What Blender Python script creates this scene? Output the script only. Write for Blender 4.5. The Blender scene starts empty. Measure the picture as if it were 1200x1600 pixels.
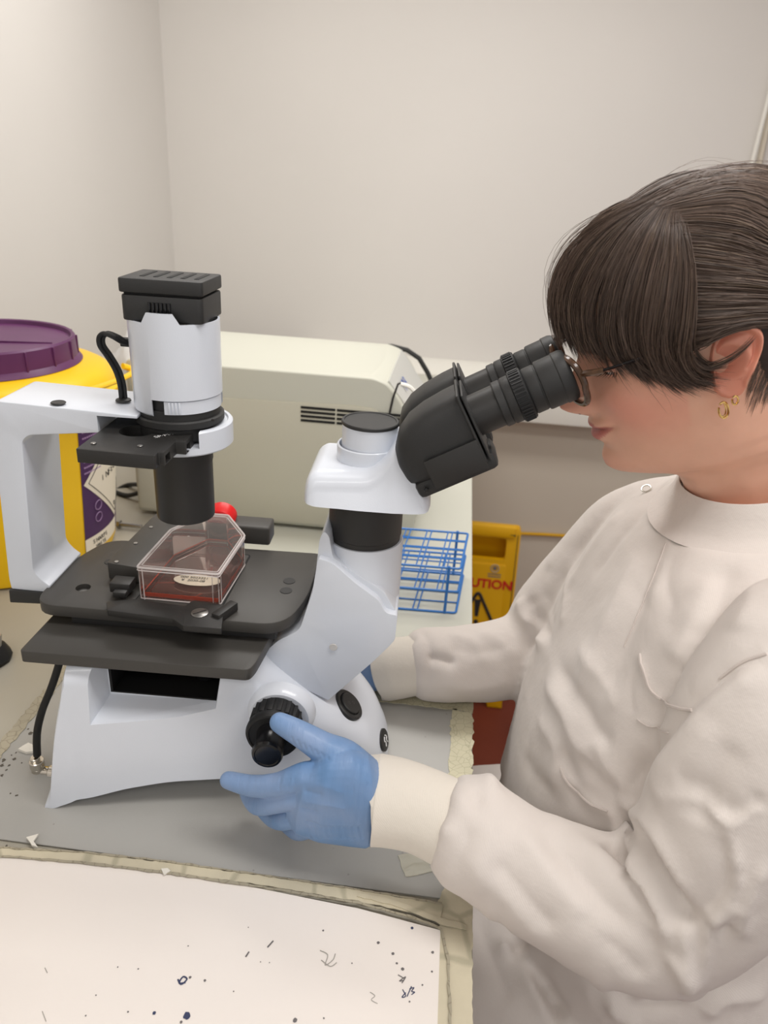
import bpy, bmesh, math, random
import numpy as np
from mathutils import Vector, Matrix
from mathutils.bvhtree import BVHTree

# ---------------------------------------------------------------- frame of reference
K = 1.3                       # metres per modelling unit
HC = .46                      # camera height over the bench, in units
FPX = 1150.0
_d = np.array([-150., 2500., 1150.]); _d /= np.linalg.norm(_d)
_D1 = np.array([137., (150*137-1150.*1150)/2500., 1150.]); _D1 /= np.linalg.norm(_D1)
_X = np.cross(_D1, -_d)
if _X[0] < 0: _X = -_X
MR = np.array([_X, _D1, -_d])
OC = np.array([0, 0, HC])
TH = math.radians(2.6)
SO = np.array([0., .50, 0.]); SX = np.array([math.cos(TH), math.sin(TH), 0]); SY = np.array([-math.sin(TH), math.cos(TH), 0])

def ray(px, py): return MR @ np.array([px-600., py-800., FPX])
def q(px, py, y):             # measured point: where the sight line meets the plane y of the microscope's frame
    r = ray(px, py); t = (y-(OC-SO)@SY)/(r@SY); p = OC+t*r-SO
    return (p@SX, y, p[2])
def qz(px, py, z):            # the same for a horizontal plane
    r = ray(px, py); t = (z-HC)/r[2]; p = OC+t*r-SO
    return (p@SX, p@SY, z)
def wY(px, py, Y):
    r = ray(px, py); p = OC+r*(Y/r[1]); return (p[0], Y, p[2])
def wZ(px, py, z):
    r = ray(px, py); p = OC+r*((z-HC)/r[2]); return (p[0], p[1], z)

def look_down_camera():
    cd = bpy.data.cameras.new('camera'); co = bpy.data.objects.new('camera', cd)
    bpy.context.scene.collection.objects.link(co)
    cx = MR@np.array([1., 0, 0]); cy = -(MR@np.array([0, 1., 0])); cz = -(MR@np.array([0, 0, 1.]))
    m = Matrix.Identity(4)
    for i in range(3):
        m[i][0] = cx[i]; m[i][1] = cy[i]; m[i][2] = cz[i]; m[i][3] = OC[i]*K
    co.matrix_world = m
    cd.sensor_fit = 'VERTICAL'; cd.sensor_height = 36; cd.sensor_width = 27; cd.lens = 36*FPX/1600
    cd.clip_start = .02; cd.clip_end = 50
    cd.dof.use_dof = True; cd.dof.focus_distance = .68; cd.dof.aperture_fstop = 7.5
    bpy.context.scene.camera = co
look_down_camera()

SC = bpy.context.scene
SC.view_settings.view_transform = 'Standard'; SC.view_settings.look = 'None'
SC.view_settings.gamma = 1; SC.view_settings.use_curve_mapping = False
SC.view_settings.exposure = 0.0
wd = bpy.data.worlds.new('room_light'); SC.world = wd; wd.use_nodes = True
wd.node_tree.nodes['Background'].inputs[0].default_value = (1.0, .985, .965, 1)
wd.node_tree.nodes['Background'].inputs[1].default_value = .74

def area(name, loc, size, power, col, rot=(0, 0, 0)):
    l = bpy.data.lights.new(name, 'AREA'); l.shape = 'RECTANGLE'; l.size = size[0]; l.size_y = size[1]
    l.energy = power; l.color = col
    o = bpy.data.objects.new(name, l); o.location = Vector(loc)*K; o.rotation_euler = rot
    SC.collection.objects.link(o)
area('ceiling_lamp', (-.05, 1.15, 1.13), (1.3, .4), 18, (1, .975, .945))
area('ceiling_lamp', (.35, .25, 1.13), (1.2, .3), 14, (1, .975, .945))
area('ceiling_lamp', (-.2, -.7, 1.13), (1.2, .3), 9, (1, .975, .945))

# ---------------------------------------------------------------- helpers
WORLD = Matrix.Identity(4)
FR = Matrix(((SX[0], SY[0], 0, SO[0]*K), (SX[1], SY[1], 0, SO[1]*K), (0, 0, 1, 0), (0, 0, 0, 1)))   # microscope frame
frame = FR
MW = {}
def lin(c): return tuple(((v/255)/12.92 if v/255 <= .04045 else ((v/255+.055)/1.055)**2.4) for v in c)

def mat(name, rgb, rough=.5, metal=0, spec=.5, bump=0, bscale=200, var=0, vscale=30, coat=0, trans=0, ior=1.45, sss=0, alpha=1, sheen=0):
    m = bpy.data.materials.new(name); m.use_nodes = True
    nt = m.node_tree; b = nt.nodes['Principled BSDF']
    col = lin(rgb)
    b.inputs['Base Color'].default_value = (*col, 1); b.inputs['Roughness'].default_value = rough
    b.inputs['Metallic'].default_value = metal; b.inputs['Specular IOR Level'].default_value = spec
    b.inputs['Coat Weight'].default_value = coat; b.inputs['Transmission Weight'].default_value = trans
    b.inputs['IOR'].default_value = ior; b.inputs['Alpha'].default_value = alpha
    b.inputs['Sheen Weight'].default_value = sheen
    if sss:
        b.inputs['Subsurface Weight'].default_value = sss; b.inputs['Subsurface Radius'].default_value = (.012, .004, .002)
        b.inputs['Subsurface Scale'].default_value = 1.0
    tc = nt.nodes.new('ShaderNodeTexCoord')
    if bump:
        n = nt.nodes.new('ShaderNodeTexNoise'); n.inputs['Scale'].default_value = bscale; n.inputs['Detail'].default_value = 4
        bp = nt.nodes.new('ShaderNodeBump'); bp.inputs['Strength'].default_value = bump; bp.inputs['Distance'].default_value = .002
        nt.links.new(tc.outputs['Object'], n.inputs['Vector']); nt.links.new(n.outputs['Fac'], bp.inputs['Height'])
        nt.links.new(bp.outputs['Normal'], b.inputs['Normal'])
    if var:
        n = nt.nodes.new('ShaderNodeTexNoise'); n.inputs['Scale'].default_value = vscale; n.inputs['Detail'].default_value = 6
        cr = nt.nodes.new('ShaderNodeValToRGB'); cr.color_ramp.elements[0].position = .3; cr.color_ramp.elements[1].position = .7
        cr.color_ramp.elements[0].color = (*[c*(1-var) for c in col], 1); cr.color_ramp.elements[1].color = (*[min(1, c*(1+var*.6)) for c in col], 1)
        nt.links.new(tc.outputs['Object'], n.inputs['Vector']); nt.links.new(n.outputs['Fac'], cr.inputs['Fac'])
        nt.links.new(cr.outputs['Color'], b.inputs['Base Color'])
    return m

M = {}
M['scope_white'] = mat('scope_white_enamel', (215, 220, 229), .28, coat=.3, bump=.05, bscale=900)
M['black_satin'] = mat('black_satin_metal', (42, 41, 40), .45, bump=.08, bscale=1200)
M['black_matte'] = mat('black_matte_plastic', (42, 42, 42), .5, bump=.12, bscale=1500)
M['stage_black'] = mat('stage_black_anodised', (66, 64, 61), .45, bump=.1, bscale=1600)
M['black_gloss'] = mat('black_gloss', (20, 20, 22), .2)
M['rubber'] = mat('black_rubber', (22, 22, 23), .55)
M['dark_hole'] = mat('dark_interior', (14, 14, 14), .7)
M['chrome'] = mat('chrome', (205, 200, 190), .22, metal=1)
M['steel'] = mat('brushed_steel', (170, 168, 165), .35, metal=1)
M['white_print'] = mat('white_print', (225, 225, 225), .6)
M['grey_print'] = mat('grey_plug', (200, 198, 196), .5)
M['blue_wire'] = mat('blue_coated_wire', (44, 112, 186), .35, spec=.5)
M['yellow'] = mat('yellow_plastic', (240, 192, 8), .38, bump=.04, bscale=60)
M['yellow_dark'] = mat('sign_yellow_plastic', (222, 168, 8), .42, bump=.05, bscale=60)
M['purple'] = mat('purple_plastic', (92, 42, 88), .42, var=.12, vscale=20)
M['label_purple'] = mat('purple_label', (70, 36, 84), .5)
M['label_white'] = mat('paper_label', (232, 222, 204), .6)
M['ink'] = mat('black_ink', (40, 36, 36), .7)
M['ink_red'] = mat('red_print', (196, 30, 22), .55)
M['ink_lilac'] = mat('lilac_print', (160, 130, 170), .6)
M['machine'] = mat('machine_beige_enamel', (197, 197, 184), .5, bump=.05, bscale=500)
M['machine_side'] = mat('machine_side_enamel', (196, 193, 176), .45, bump=.05, bscale=500)
M['red_cap'] = mat('red_cap_plastic', (222, 28, 30), .35)
M['wall'] = mat('painted_wall', (218, 214, 209), .7, bump=.06, bscale=60, var=.02, vscale=2)
M['lower_wall'] = mat('lower_wall_paint', (206, 197, 182), .7, bump=.05, bscale=60)
M['trunking'] = mat('white_trunking', (232, 230, 222), .45)
M['ceiling'] = mat('ceiling_paint', (236, 234, 230), .8)
M['floor'] = mat('red_vinyl_floor', (112, 46, 28), .6, var=.08, vscale=8)
M['paper_bit'] = mat('torn_paper', (226, 222, 212), .8)
M['glass_lens'] = mat('lens_plastic', (255, 255, 255), .02, trans=1, ior=1.15)

def geo_to_obj(name, V, Fc, m, parent=None, fr=None, smooth=True, angle=35, mats=None, mi=None):
    fr = frame if fr is None else fr
    me = bpy.data.meshes.new(name)
    V = np.asarray(V, float).reshape(-1, 3)*K
    R = np.array(fr.to_3x3()); T = np.array(fr.translation)
    Wd = V@R.T+T
    if parent is not None: Mo = MW[parent]
    else:
        lo = Wd.min(0); hi = Wd.max(0)
        Mo = Matrix.Translation(((lo[0]+hi[0])/2, (lo[1]+hi[1])/2, lo[2]))@fr.to_3x3().to_4x4()
    Mi = Mo.inverted(); L = Wd@np.array(Mi.to_3x3()).T+np.array(Mi.translation)
    me.from_pydata([tuple(v) for v in L], [], [tuple(f) for f in Fc])
    ms = mats or [m]
    for x in ms: me.materials.append(M[x] if isinstance(x, str) else x)
    if mi is not None: me.polygons.foreach_set('material_index', mi)
    me.validate(); me.update()
    if smooth:
        me.shade_smooth(); me.set_sharp_from_angle(angle=math.radians(angle))
    o = bpy.data.objects.new(name, me); SC.collection.objects.link(o)
    MW[o] = Mo
    if parent is not None: o.parent = parent
    else: o.matrix_world = Mo
    return o

def tag(o, label=None, cat=None, group=None, kind=None):
    if label: o['label'] = label
    if cat: o['category'] = cat
    if group: o['group'] = group
    if kind: o['kind'] = kind
    return o
def thing(name, label, cat, loc, fr=None, group=None):
    fr = frame if fr is None else fr
    o = bpy.data.objects.new(name, None); SC.collection.objects.link(o); o.empty_display_size = .05
    Mo = fr@Matrix.Translation(Vector(loc)*K); o.matrix_world = Mo; MW[o] = Mo
    return tag(o, label, cat, group)

class G:
    """collects shapes for one mesh"""
    def __init__(s): s.V = []; s.F = []; s.mi = []
    def add(s, V, F, mi=0):
        n = len(s.V); s.V += [tuple(v) for v in V]; s.F += [tuple(i+n for i in f) for f in F]; s.mi += [mi]*len(F); return s
    def obj(s, name, m, parent=None, **k):
        if 'mats' in k: k['mi'] = s.mi
        return geo_to_obj(name, s.V, s.F, m, parent, **k)

def bm_out(bm):
    bm.normal_update(); bm.verts.index_update()
    V = [tuple(v.co) for v in bm.verts]; F = [tuple(v.index for v in f.verts) for f in bm.faces]; bm.free(); return V, F
def bevel(bm, w, seg=2, ang=25):
    if w <= 0: return
    es = [e for e in bm.edges if len(e.link_faces) == 2 and e.calc_face_angle(0) > math.radians(ang)]
    bmesh.ops.bevel(bm, geom=es, offset=w, segments=seg, profile=.5, affect='EDGES', clamp_overlap=True)
def box(c, s, bev=0, seg=2, rz=0):
    bm = bmesh.new(); bmesh.ops.create_cube(bm, size=1)
    for v in bm.verts: v.co = Vector((v.co.x*s[0], v.co.y*s[1], v.co.z*s[2]))
    bevel(bm, bev, seg)
    if rz: bmesh.ops.rotate(bm, verts=bm.verts, matrix=Matrix.Rotation(rz, 3, 'Z'))
    for v in bm.verts: v.co += Vector(c)
    return bm_out(bm)
def box2(x0, x1, y0, y1, z0, z1, bev=0, seg=2):
    return box(((x0+x1)/2, (y0+y1)/2, (z0+z1)/2), (abs(x1-x0), abs(y1-y0), abs(z1-z0)), bev, seg)
def prism(poly, a0, a1, plane='xz', bev=0, seg=2, ang=25):
    bm = bmesh.new()
    def P(p, a): return {'xz': (p[0], a, p[1]), 'xy': (p[0], p[1], a), 'yz': (a, p[0], p[1])}[plane]
    A = [bm.verts.new(P(p, a0)) for p in poly]; B = [bm.verts.new(P(p, a1)) for p in poly]
    bm.faces.new(A); bm.faces.new(B[::-1]); n = len(poly)
    for i in range(n): bm.faces.new((A[i], A[(i+1) % n], B[(i+1) % n], B[i]))
    bmesh.ops.recalc_face_normals(bm, faces=bm.faces)
    bevel(bm, bev, seg, ang)
    bmesh.ops.triangulate(bm, faces=[f for f in bm.faces if len(f.verts) > 4])
    return bm_out(bm)
def round_poly(poly, r, n=5):
    out = []; N = len(poly)
    for i in range(N):
        p = np.array(poly[i], float); a = np.array(poly[i-1], float)-p; b = np.array(poly[(i+1) % N], float)-p
        rr = r[i] if isinstance(r, (list, tuple)) else r
        la, lb = np.linalg.norm(a), np.linalg.norm(b); rr = min(rr, la*.49, lb*.49)
        if rr <= 0: out.append(tuple(p)); continue
        s, e = p+a/la*rr, p+b/lb*rr
        for k in range(n+1):
            t = k/n; out.append(tuple((1-t)**2*s+2*t*(1-t)*p+t*t*e))
    return out
def basis(ax):
    ax = np.array(ax, float); ax /= np.linalg.norm(ax)
    h = np.array([0, 0, 1.]) if abs(ax[2]) < .9 else np.array([1., 0, 0])
    u = np.cross(h, ax); u /= np.linalg.norm(u); return u, np.cross(ax, u), ax
def lathe(prof, c, ax=(0, 0, 1), seg=48, caps=True, a0=0, a1=2*math.pi):
    u, v, w = basis(ax); c = np.array(c, float); V = []; F = []; full = abs(a1-a0-2*math.pi) < 1e-6
    ns = seg if full else seg+1
    for r, h in prof:
        for k in range(ns):
            a = a0+(a1-a0)*k/seg; V.append(c+w*h+(u*math.cos(a)+v*math.sin(a))*r)
    for i in range(len(prof)-1):
        for k in range(seg):
            k2 = (k+1) % ns if full else k+1
            F.append((i*ns+k, i*ns+k2, (i+1)*ns+k2, (i+1)*ns+k))
    if caps and full:
        if prof[0][0] > 1e-6: F.append(tuple(range(ns))[::-1])
        if prof[-1][0] > 1e-6: F.append(tuple((len(prof)-1)*ns+k for k in range(ns)))
    return V, F
def cyl(c, r, h, ax=(0, 0, 1), b=.0006, seg=48):
    return lathe([(r-b, 0), (r, b), (r, h-b), (r-b, h)], c, ax, seg)
def smooth_path(pts, n=8, closed=False):
    P = [np.array(p, float) for p in pts]; N = len(P); out = []
    rng = range(N if closed else N-1)
    for i in rng:
        if closed: p0, p1, p2, p3 = P[i-1], P[i], P[(i+1) % N], P[(i+2) % N]
        else: p0, p1, p2, p3 = P[max(i-1, 0)], P[i], P[i+1], P[min(i+2, N-1)]
        for k in range(n):
            t = k/n
            out.append(.5*((2*p1)+(-p0+p2)*t+(2*p0-5*p1+4*p2-p3)*t*t+(-p0+3*p1-3*p2+p3)*t**3))
    if not closed: out.append(P[-1])
    return out
def tube(path, r, seg=10, closed=False, flat=1, capround=True):
    P = [np.array(p, float) for p in path]; N = len(P); V = []; F = []
    R = r if hasattr(r, '__len__') else [r]*N
    t0 = P[1]-P[0]; u, v, w = basis(t0)
    for i in range(N):
        if closed: t = P[(i+1) % N]-P[i-1]
        else: t = P[min(i+1, N-1)]-P[max(i-1, 0)]
        t /= (np.linalg.norm(t)+1e-12)
        u = u-t*(u@t); u /= np.linalg.norm(u); v = np.cross(t, u)
        for k in range(seg):
            a = 2*math.pi*k/seg; V.append(P[i]+(u*math.cos(a)+v*math.sin(a)*flat)*R[i])
    for i in range(N if closed else N-1):
        j = (i+1) % N
        for k in range(seg): F.append((i*seg+k, i*seg+(k+1) % seg, j*seg+(k+1) % seg, j*seg+k))
    if not closed: F.append(tuple(range(seg))[::-1]); F.append(tuple((N-1)*seg+k for k in range(seg)))
    return V, F
def loft(rings, cap=True):
    n = len(rings[0]); V = [tuple(p) for r in rings for p in r]; F = []
    for i in range(len(rings)-1):
        for k in range(n): F.append((i*n+k, i*n+(k+1) % n, (i+1)*n+(k+1) % n, (i+1)*n+k))
    if cap: F.append(tuple(range(n))[::-1]); F.append(tuple((len(rings)-1)*n+k for k in range(n)))
    return V, F
def interp(tab, x):
    xs = [t[0] for t in tab]; return [float(np.interp(x, xs, [t[j] for t in tab])) for j in range(1, len(tab[0]))]
def sinterp(tab, x):          # smooth (pchip-like) interpolation of every column
    xs = np.array([t[0] for t in tab]); Y = np.array([t[1:] for t in tab], float)
    i = int(np.clip(np.searchsorted(xs, x)-1, 0, len(xs)-2)); h = xs[i+1]-xs[i]; t = np.clip((x-xs[i])/h, 0, 1)
    def slope(j):
        if j <= 0 or j >= len(xs)-1: return np.zeros(Y.shape[1]) if False else ((Y[1]-Y[0])/(xs[1]-xs[0]) if j <= 0 else (Y[-1]-Y[-2])/(xs[-1]-xs[-2]))
        a = (Y[j]-Y[j-1])/(xs[j]-xs[j-1]); b = (Y[j+1]-Y[j])/(xs[j+1]-xs[j])
        return np.where(a*b > 0, 2*a*b/(a+b+1e-12*np.sign(a+b+1e-30)), 0)
    m0, m1 = slope(i)*h, slope(i+1)*h
    return (2*t**3-3*t*t+1)*Y[i]+(t**3-2*t*t+t)*m0+(-2*t**3+3*t*t)*Y[i+1]+(t**3-t*t)*m1
def hull(tab, xs, r, rows=8, tops=6):
    """body along x: tab = (x, zbottom, ztop, half width bottom, half width top); rounded upper edges of radius r"""
    rings = []
    for x in xs:
        zb, zt, hb, ht = sinterp(tab, x); zt = max(zt, zb+.0008); rr = min(r, (zt-zb)*.9, ht*.85)
        near = []
        for k in range(rows): 
            t = k/(rows-1); z = zb+(zt-rr-zb)*t; near.append((hb+(ht-hb)*(z-zb)/(zt-zb+1e-9), z))
        w0 = near[-1][0]
        for k in range(1, tops+1):
            a = math.pi/2*k/tops; near.append((w0-rr+rr*math.cos(a), zt-rr+rr*math.sin(a)))
        ring = [(x, -a, z) for a, z in near]+[(x, a, z) for a, z in near[::-1]]
        rings.append(ring)
    return loft(rings)
def modified(o, *mods):
    """apply modifiers through the evaluated mesh"""
    for typ, kw in mods:
        md = o.modifiers.new('m', typ)
        for k_, v_ in kw.items(): setattr(md, k_, v_)
    bpy.context.view_layer.update()
    dg = bpy.context.evaluated_depsgraph_get(); me = bpy.data.meshes.new_from_object(o.evaluated_get(dg))
    o.modifiers.clear(); old = o.data; nm = old.name; o.data = me; bpy.data.meshes.remove(old); me.name = nm
    return o
def cut(o, *geos):
    if len(geos) > 1:
        for ge in geos: cut(o, ge)
        return o
    g = G()
    for V, F in geos: g.add(V, F)
    bm = bmesh.new()
    c = g.obj('cutter', 'dark_hole', smooth=False)
    bm.from_mesh(c.data); bmesh.ops.recalc_face_normals(bm, faces=bm.faces); bm.to_mesh(c.data); bm.free()
    bm = bmesh.new(); bm.from_mesh(o.data); bmesh.ops.recalc_face_normals(bm, faces=bm.faces); bm.to_mesh(o.data); bm.free()
    modified(o, ('BOOLEAN', dict(object=c, operation='DIFFERENCE', solver='EXACT')))
    bpy.data.objects.remove(c)
    o.data.shade_smooth(); o.data.set_sharp_from_angle(angle=math.radians(35))
    return o
def text(name, s, size, origin, ux, uy, m, parent=None, fr=None, kind=None, bold=0, extr=0.0):
    """flat lettering laid out from origin along ux (reading direction) and uy (up)"""
    cu = bpy.data.curves.new(name, 'FONT'); cu.body = s; cu.size = size; cu.offset = bold*size
    o = bpy.data.objects.new(name, cu); SC.collection.objects.link(o); bpy.context.view_layer.update()
    me = bpy.data.meshes.new_from_object(o.evaluated_get(bpy.context.evaluated_depsgraph_get()))
    V = [tuple(v.co) for v in me.vertices]; F = [tuple(p.vertices) for p in me.polygons]
    bpy.data.objects.remove(o); bpy.data.curves.remove(cu); bpy.data.meshes.remove(me)
    ux = np.array(ux, float); uy = np.array(uy, float); ux /= np.linalg.norm(ux); uy /= np.linalg.norm(uy)
    W = [np.array(origin)+ux*v[0]+uy*v[1] for v in V]
    return geo_to_obj(name, W, F, m, parent, fr=fr, smooth=False)

def getF(o):
    me = o.data; n = len(me.vertices); co = np.empty(n*3); me.vertices.foreach_get('co', co); co = co.reshape(-1, 3)
    A = np.array((FR.inverted()@MW[o])); return (co@A[:3, :3].T+A[:3, 3])/K
def getN(o):
    me = o.data; n = len(me.vertices); co = np.empty(n*3); me.vertices.foreach_get('normal', co); co = co.reshape(-1, 3)
    A = np.array((FR.inverted()@MW[o])); return co@A[:3, :3].T
def setF(o, P):
    A = np.array(MW[o].inverted()@FR); L_ = (P*K)@A[:3, :3].T+A[:3, 3]; o.data.vertices.foreach_set('co', L_.ravel()); o.data.update()
def bvh(o): 
    P = getF(o); return BVHTree.FromPolygons([tuple(p) for p in P], [tuple(f.vertices) for f in o.data.polygons])
def hit(tree, px, py):
    r = ray(px, py); o = Vector(((OC-SO)@SX, (OC-SO)@SY, OC[2])); d_ = Vector((r@SX, r@SY, r[2])).normalized()
    h = tree.ray_cast(o, d_); return None if h[0] is None else np.array(h[0])

# ---------------------------------------------------------------- room
FZ = -.715; CZ = 1.2; WX = -.75; WY = 1.95
def struct(o, label=None): o['kind'] = 'structure'; 
def room_slab(name, m, *b):
    o = G().add(*box2(*b)).obj(name, m, fr=Matrix.Identity(4), smooth=False); o['kind'] = 'structure'; return o
room_slab('floor', 'floor', WX-.1, 3.4, -1.6, WY+.1, FZ-.05, FZ)
room_slab('ceiling', 'ceiling', WX-.1, 3.4, -1.6, WY+.1, CZ, CZ+.05)
room_slab('wall_left', 'wall', WX-.08, WX, -1.6, WY, FZ, CZ)
room_slab('wall_back', 'wall', WX-.08, 3.4, WY, WY+.08, FZ, CZ)
wl = G().add(*box2(WX, 3.4, WY-.012, WY, FZ, -.11)); wl = wl.obj('trim_1', 'lower_wall', fr=WORLD, smooth=False); wl['kind'] = 'structure'
tr = G().add(*prism([(WY, .025), (WY-.03, .018), (WY-.085, -.004), (WY-.088, -.01), (WY-.088, -.105), (WY-.03, -.112), (WY, -.112)], -.4, 3.4, 'yz', .003))
tr = tr.obj('trim_2', 'trunking', fr=WORLD); tr['kind'] = 'structure'

# service pipe and flex on the back wall, far right
g = G().add(*tube([wY(1098, 552, 1.90), wY(1140, 400, 1.93), wY(1172, 268, 1.93), wY(1198, 165, 1.93), wY(1222, 60, 1.93), wY(1240, -60, 1.93)], .0045, 8))
tag(g.obj('wall_flex', 'trunking', fr=WORLD), 'thin cream flex running up the back wall above the hair', 'cable')
g = G().add(*tube([wY(1112, 552, 1.945), wY(1182, 275, 1.945), wY(1205, 165, 1.945), wY(1232, 60, 1.945)], .014, 8, flat=.4))
tag(g.obj('wall_conduit', 'lower_wall', fr=WORLD), 'flat grey conduit strip beside the cream flex on the back wall', 'conduit')
g = G().add(*tube([wY(800, 833, 1.93), wY(850, 835, 1.93), wY(960, 842, 1.93)], .0045, 8))
tag(g.obj('yellow_hose', 'yellow_dark', fr=WORLD), 'thin yellow tube running low along the back wall behind the sign', 'tube')

# ---------------------------------------------------------------- bench
def bench_mat():
    m = mat('bench_laminate', (168, 163, 150), .42, var=.05, vscale=5, bump=.05, bscale=300); return m
bench = thing('lab_bench', 'grey laminate laboratory bench with a cut edge on the right, microscope standing on it', 'bench', (-.35, .8, FZ), fr=WORLD)
BX = .0485
G().add(*box2(WX+.002, BX, -.35, WY-.09, -.028, 0, .0012)).obj('worktop', bench_mat(), bench, fr=WORLD)
G().add(*box2(WX+.05, BX-.17, -.3, WY-.15, FZ, -.029, .002)).obj('cabinet_body', 'lower_wall', bench, fr=WORLD)
# paler worktop sheet farther back
m = mat('pale_laminate', (196, 196, 184), .35, var=.03, vscale=5)
G().add(*box2(-.30, BX-.0005, .60, WY-.1, 0, .0009)).obj('rear_laminate', m, bench, fr=WORLD)

def mat_sheet():
    """grey bench sheet with faint scuffs and specks"""
    m = mat('grey_sheet', (142, 142, 139), .48, bump=.05, bscale=400)
    nt = m.node_tree; b = nt.nodes['Principled BSDF']; tc = [n for n in nt.nodes if n.type == 'TEX_COORD'][0]
    n1 = nt.nodes.new('ShaderNodeTexNoise'); n1.inputs['Scale'].default_value = 7; n1.inputs['Detail'].default_value = 8
    r1 = nt.nodes.new('ShaderNodeValToRGB'); r1.color_ramp.elements[0].color = (*lin((160, 159, 155)), 1); r1.color_ramp.elements[1].color = (*lin((174, 173, 169)), 1)
    n2 = nt.nodes.new('ShaderNodeTexVoronoi'); n2.inputs['Scale'].default_value = 45
    r2 = nt.nodes.new('ShaderNodeValToRGB'); r2.color_ramp.elements[0].position = .035; r2.color_ramp.elements[1].position = .05
    r2.color_ramp.elements[0].color = (.5, .48, .44, 1); r2.color_ramp.elements[1].color = (1, 1, 1, 1)
    mx = nt.nodes.new('ShaderNodeMix'); mx.data_type = 'RGBA'; mx.blend_type = 'MULTIPLY'; mx.inputs[0].default_value = .5
    L = nt.links; L.new(tc.outputs['Object'], n1.inputs['Vector']); L.new(tc.outputs['Object'], n2.inputs['Vector'])
    L.new(n1.outputs['Fac'], r1.inputs['Fac']); L.new(n2.outputs['Distance'], r2.inputs['Fac'])
    L.new(r1.outputs['Color'], mx.inputs[6]); L.new(r2.outputs['Color'], mx.inputs[7]); L.new(mx.outputs[2], b.inputs['Base Color'])
    return m
sheet = thing('bench_sheet', 'grey plastic sheet taped over the bench under the microscope', 'sheet', (-.15, .45, 0), fr=WORLD)
sx0 = -.347
G().add(*box2(sx0, BX-.001, .36, .578, .0009, .0021, .0004)).obj('sheet', mat_sheet(), sheet, fr=WORLD)

def tape_mat(name, rgb, crack=(120, 128, 110), scale=38, amt=.8):
    m = mat(name, rgb, .6, bump=.25, bscale=90)
    nt = m.node_tree; b = nt.nodes['Principled BSDF']; tc = [n for n in nt.nodes if n.type == 'TEX_COORD'][0]
    v = nt.nodes.new('ShaderNodeTexVoronoi'); v.feature = 'DISTANCE_TO_EDGE'; v.inputs['Scale'].default_value = scale
    ns = nt.nodes.new('ShaderNodeTexNoise'); ns.inputs['Scale'].default_value = 12; ns.inputs['Detail'].default_value = 5
    r = nt.nodes.new('ShaderNodeValToRGB'); r.color_ramp.elements[0].position = .015; r.color_ramp.elements[1].position = .05
    r.color_ramp.elements[0].color = (*lin(crack), 1); r.color_ramp.elements[1].color = (1, 1, 1, 1)
    r2 = nt.nodes.new('ShaderNodeValToRGB'); r2.color_ramp.elements[0].position = .35; r2.color_ramp.elements[1].position = .65
    c = np.array(lin(rgb)); r2.color_ramp.elements[0].color = (*(c*.78), 1); r2.color_ramp.elements[1].color = (*c, 1)
    mx = nt.nodes.new('ShaderNodeMix'); mx.data_type = 'RGBA'; mx.blend_type = 'MULTIPLY'; mx.inputs[0].default_value = amt
    L = nt.links; mp = nt.nodes.new('ShaderNodeVectorMath'); mp.operation = 'ADD'
    L.new(tc.outputs['Object'], ns.inputs['Vector']); L.new(tc.outputs['Object'], mp.inputs[0])
    sc_ = nt.nodes.new('ShaderNodeVectorMath'); sc_.operation = 'SCALE'; sc_.inputs['Scale'].default_value = .03
    L.new(ns.outputs['Color'], sc_.inputs[0]); L.new(sc_.outputs[0], mp.inputs[1]); L.new(mp.outputs[0], v.inputs['Vector'])
    L.new(v.outputs['Distance'], r.inputs['Fac']); L.new(ns.outputs['Fac'], r2.inputs['Fac'])
    L.new(r2.outputs['Color'], mx.inputs[6]); L.new(r.outputs['Color'], mx.inputs[7]); L.new(mx.outputs[2], b.inputs['Base Color'])
    return m
M['tape'] = tape_mat('old_masking_tape', (204, 198, 170), (158, 160, 146), 120, .4)
M['tape_clean'] = tape_mat('masking_tape', (212, 203, 178), scale=14, amt=.3)
M['tape_grime'] = tape_mat('grimy_tape', (172, 164, 144), (120, 116, 100), 90, .35)

def ragged(name, pts, m, z0, z1, parent=None, amp=.0008, seed=1, step=.004, fr=WORLD):
    """thin flat strip or scrap with an uneven edge, pts = outline"""
    rd = random.Random(seed); out = []
    for i in range(len(pts)):
        a = np.array(pts[i]); b = np.array(pts[(i+1) % len(pts)]); L = np.linalg.norm(b-a); n = max(1, int(L/step))
        for k in range(n):
            p = a+(b-a)*k/n; out.append((p[0]+rd.uniform(-amp, amp), p[1]+rd.uniform(-amp, amp)))
    return G().add(*prism(out, z0, z1, 'xy')).obj(name, m, parent, fr=fr, smooth=False)
# strips round the sheet
tg = 'tape strips round the bench sheet'
tag(ragged('masking_tape', [(-.05, .562), (-.05, .588), (BX, .588), (BX, .562)], 'tape', .0022, .0028, seed=2), 'cracked cream masking tape along the far edge of the grey sheet, by the far sleeve', 'tape', tg)
tag(ragged('masking_tape', [(BX-.022, .40), (BX-.020, .562), (BX, .562), (BX, .40)], 'tape', .0022, .0028, amp=.0016, seed=3), 'cracked cream masking tape down the right bench edge between the two sleeves', 'tape', tg)
tag(ragged('masking_tape', [(sx0-.008, .36), (sx0-.006, .575), (sx0+.004, .575), (sx0+.003, .36)], 'tape_grime', .0022, .0027, seed=4, amp=.0012), 'thin grimy tape line running away on the left of the microscope', 'tape', tg)

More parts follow.
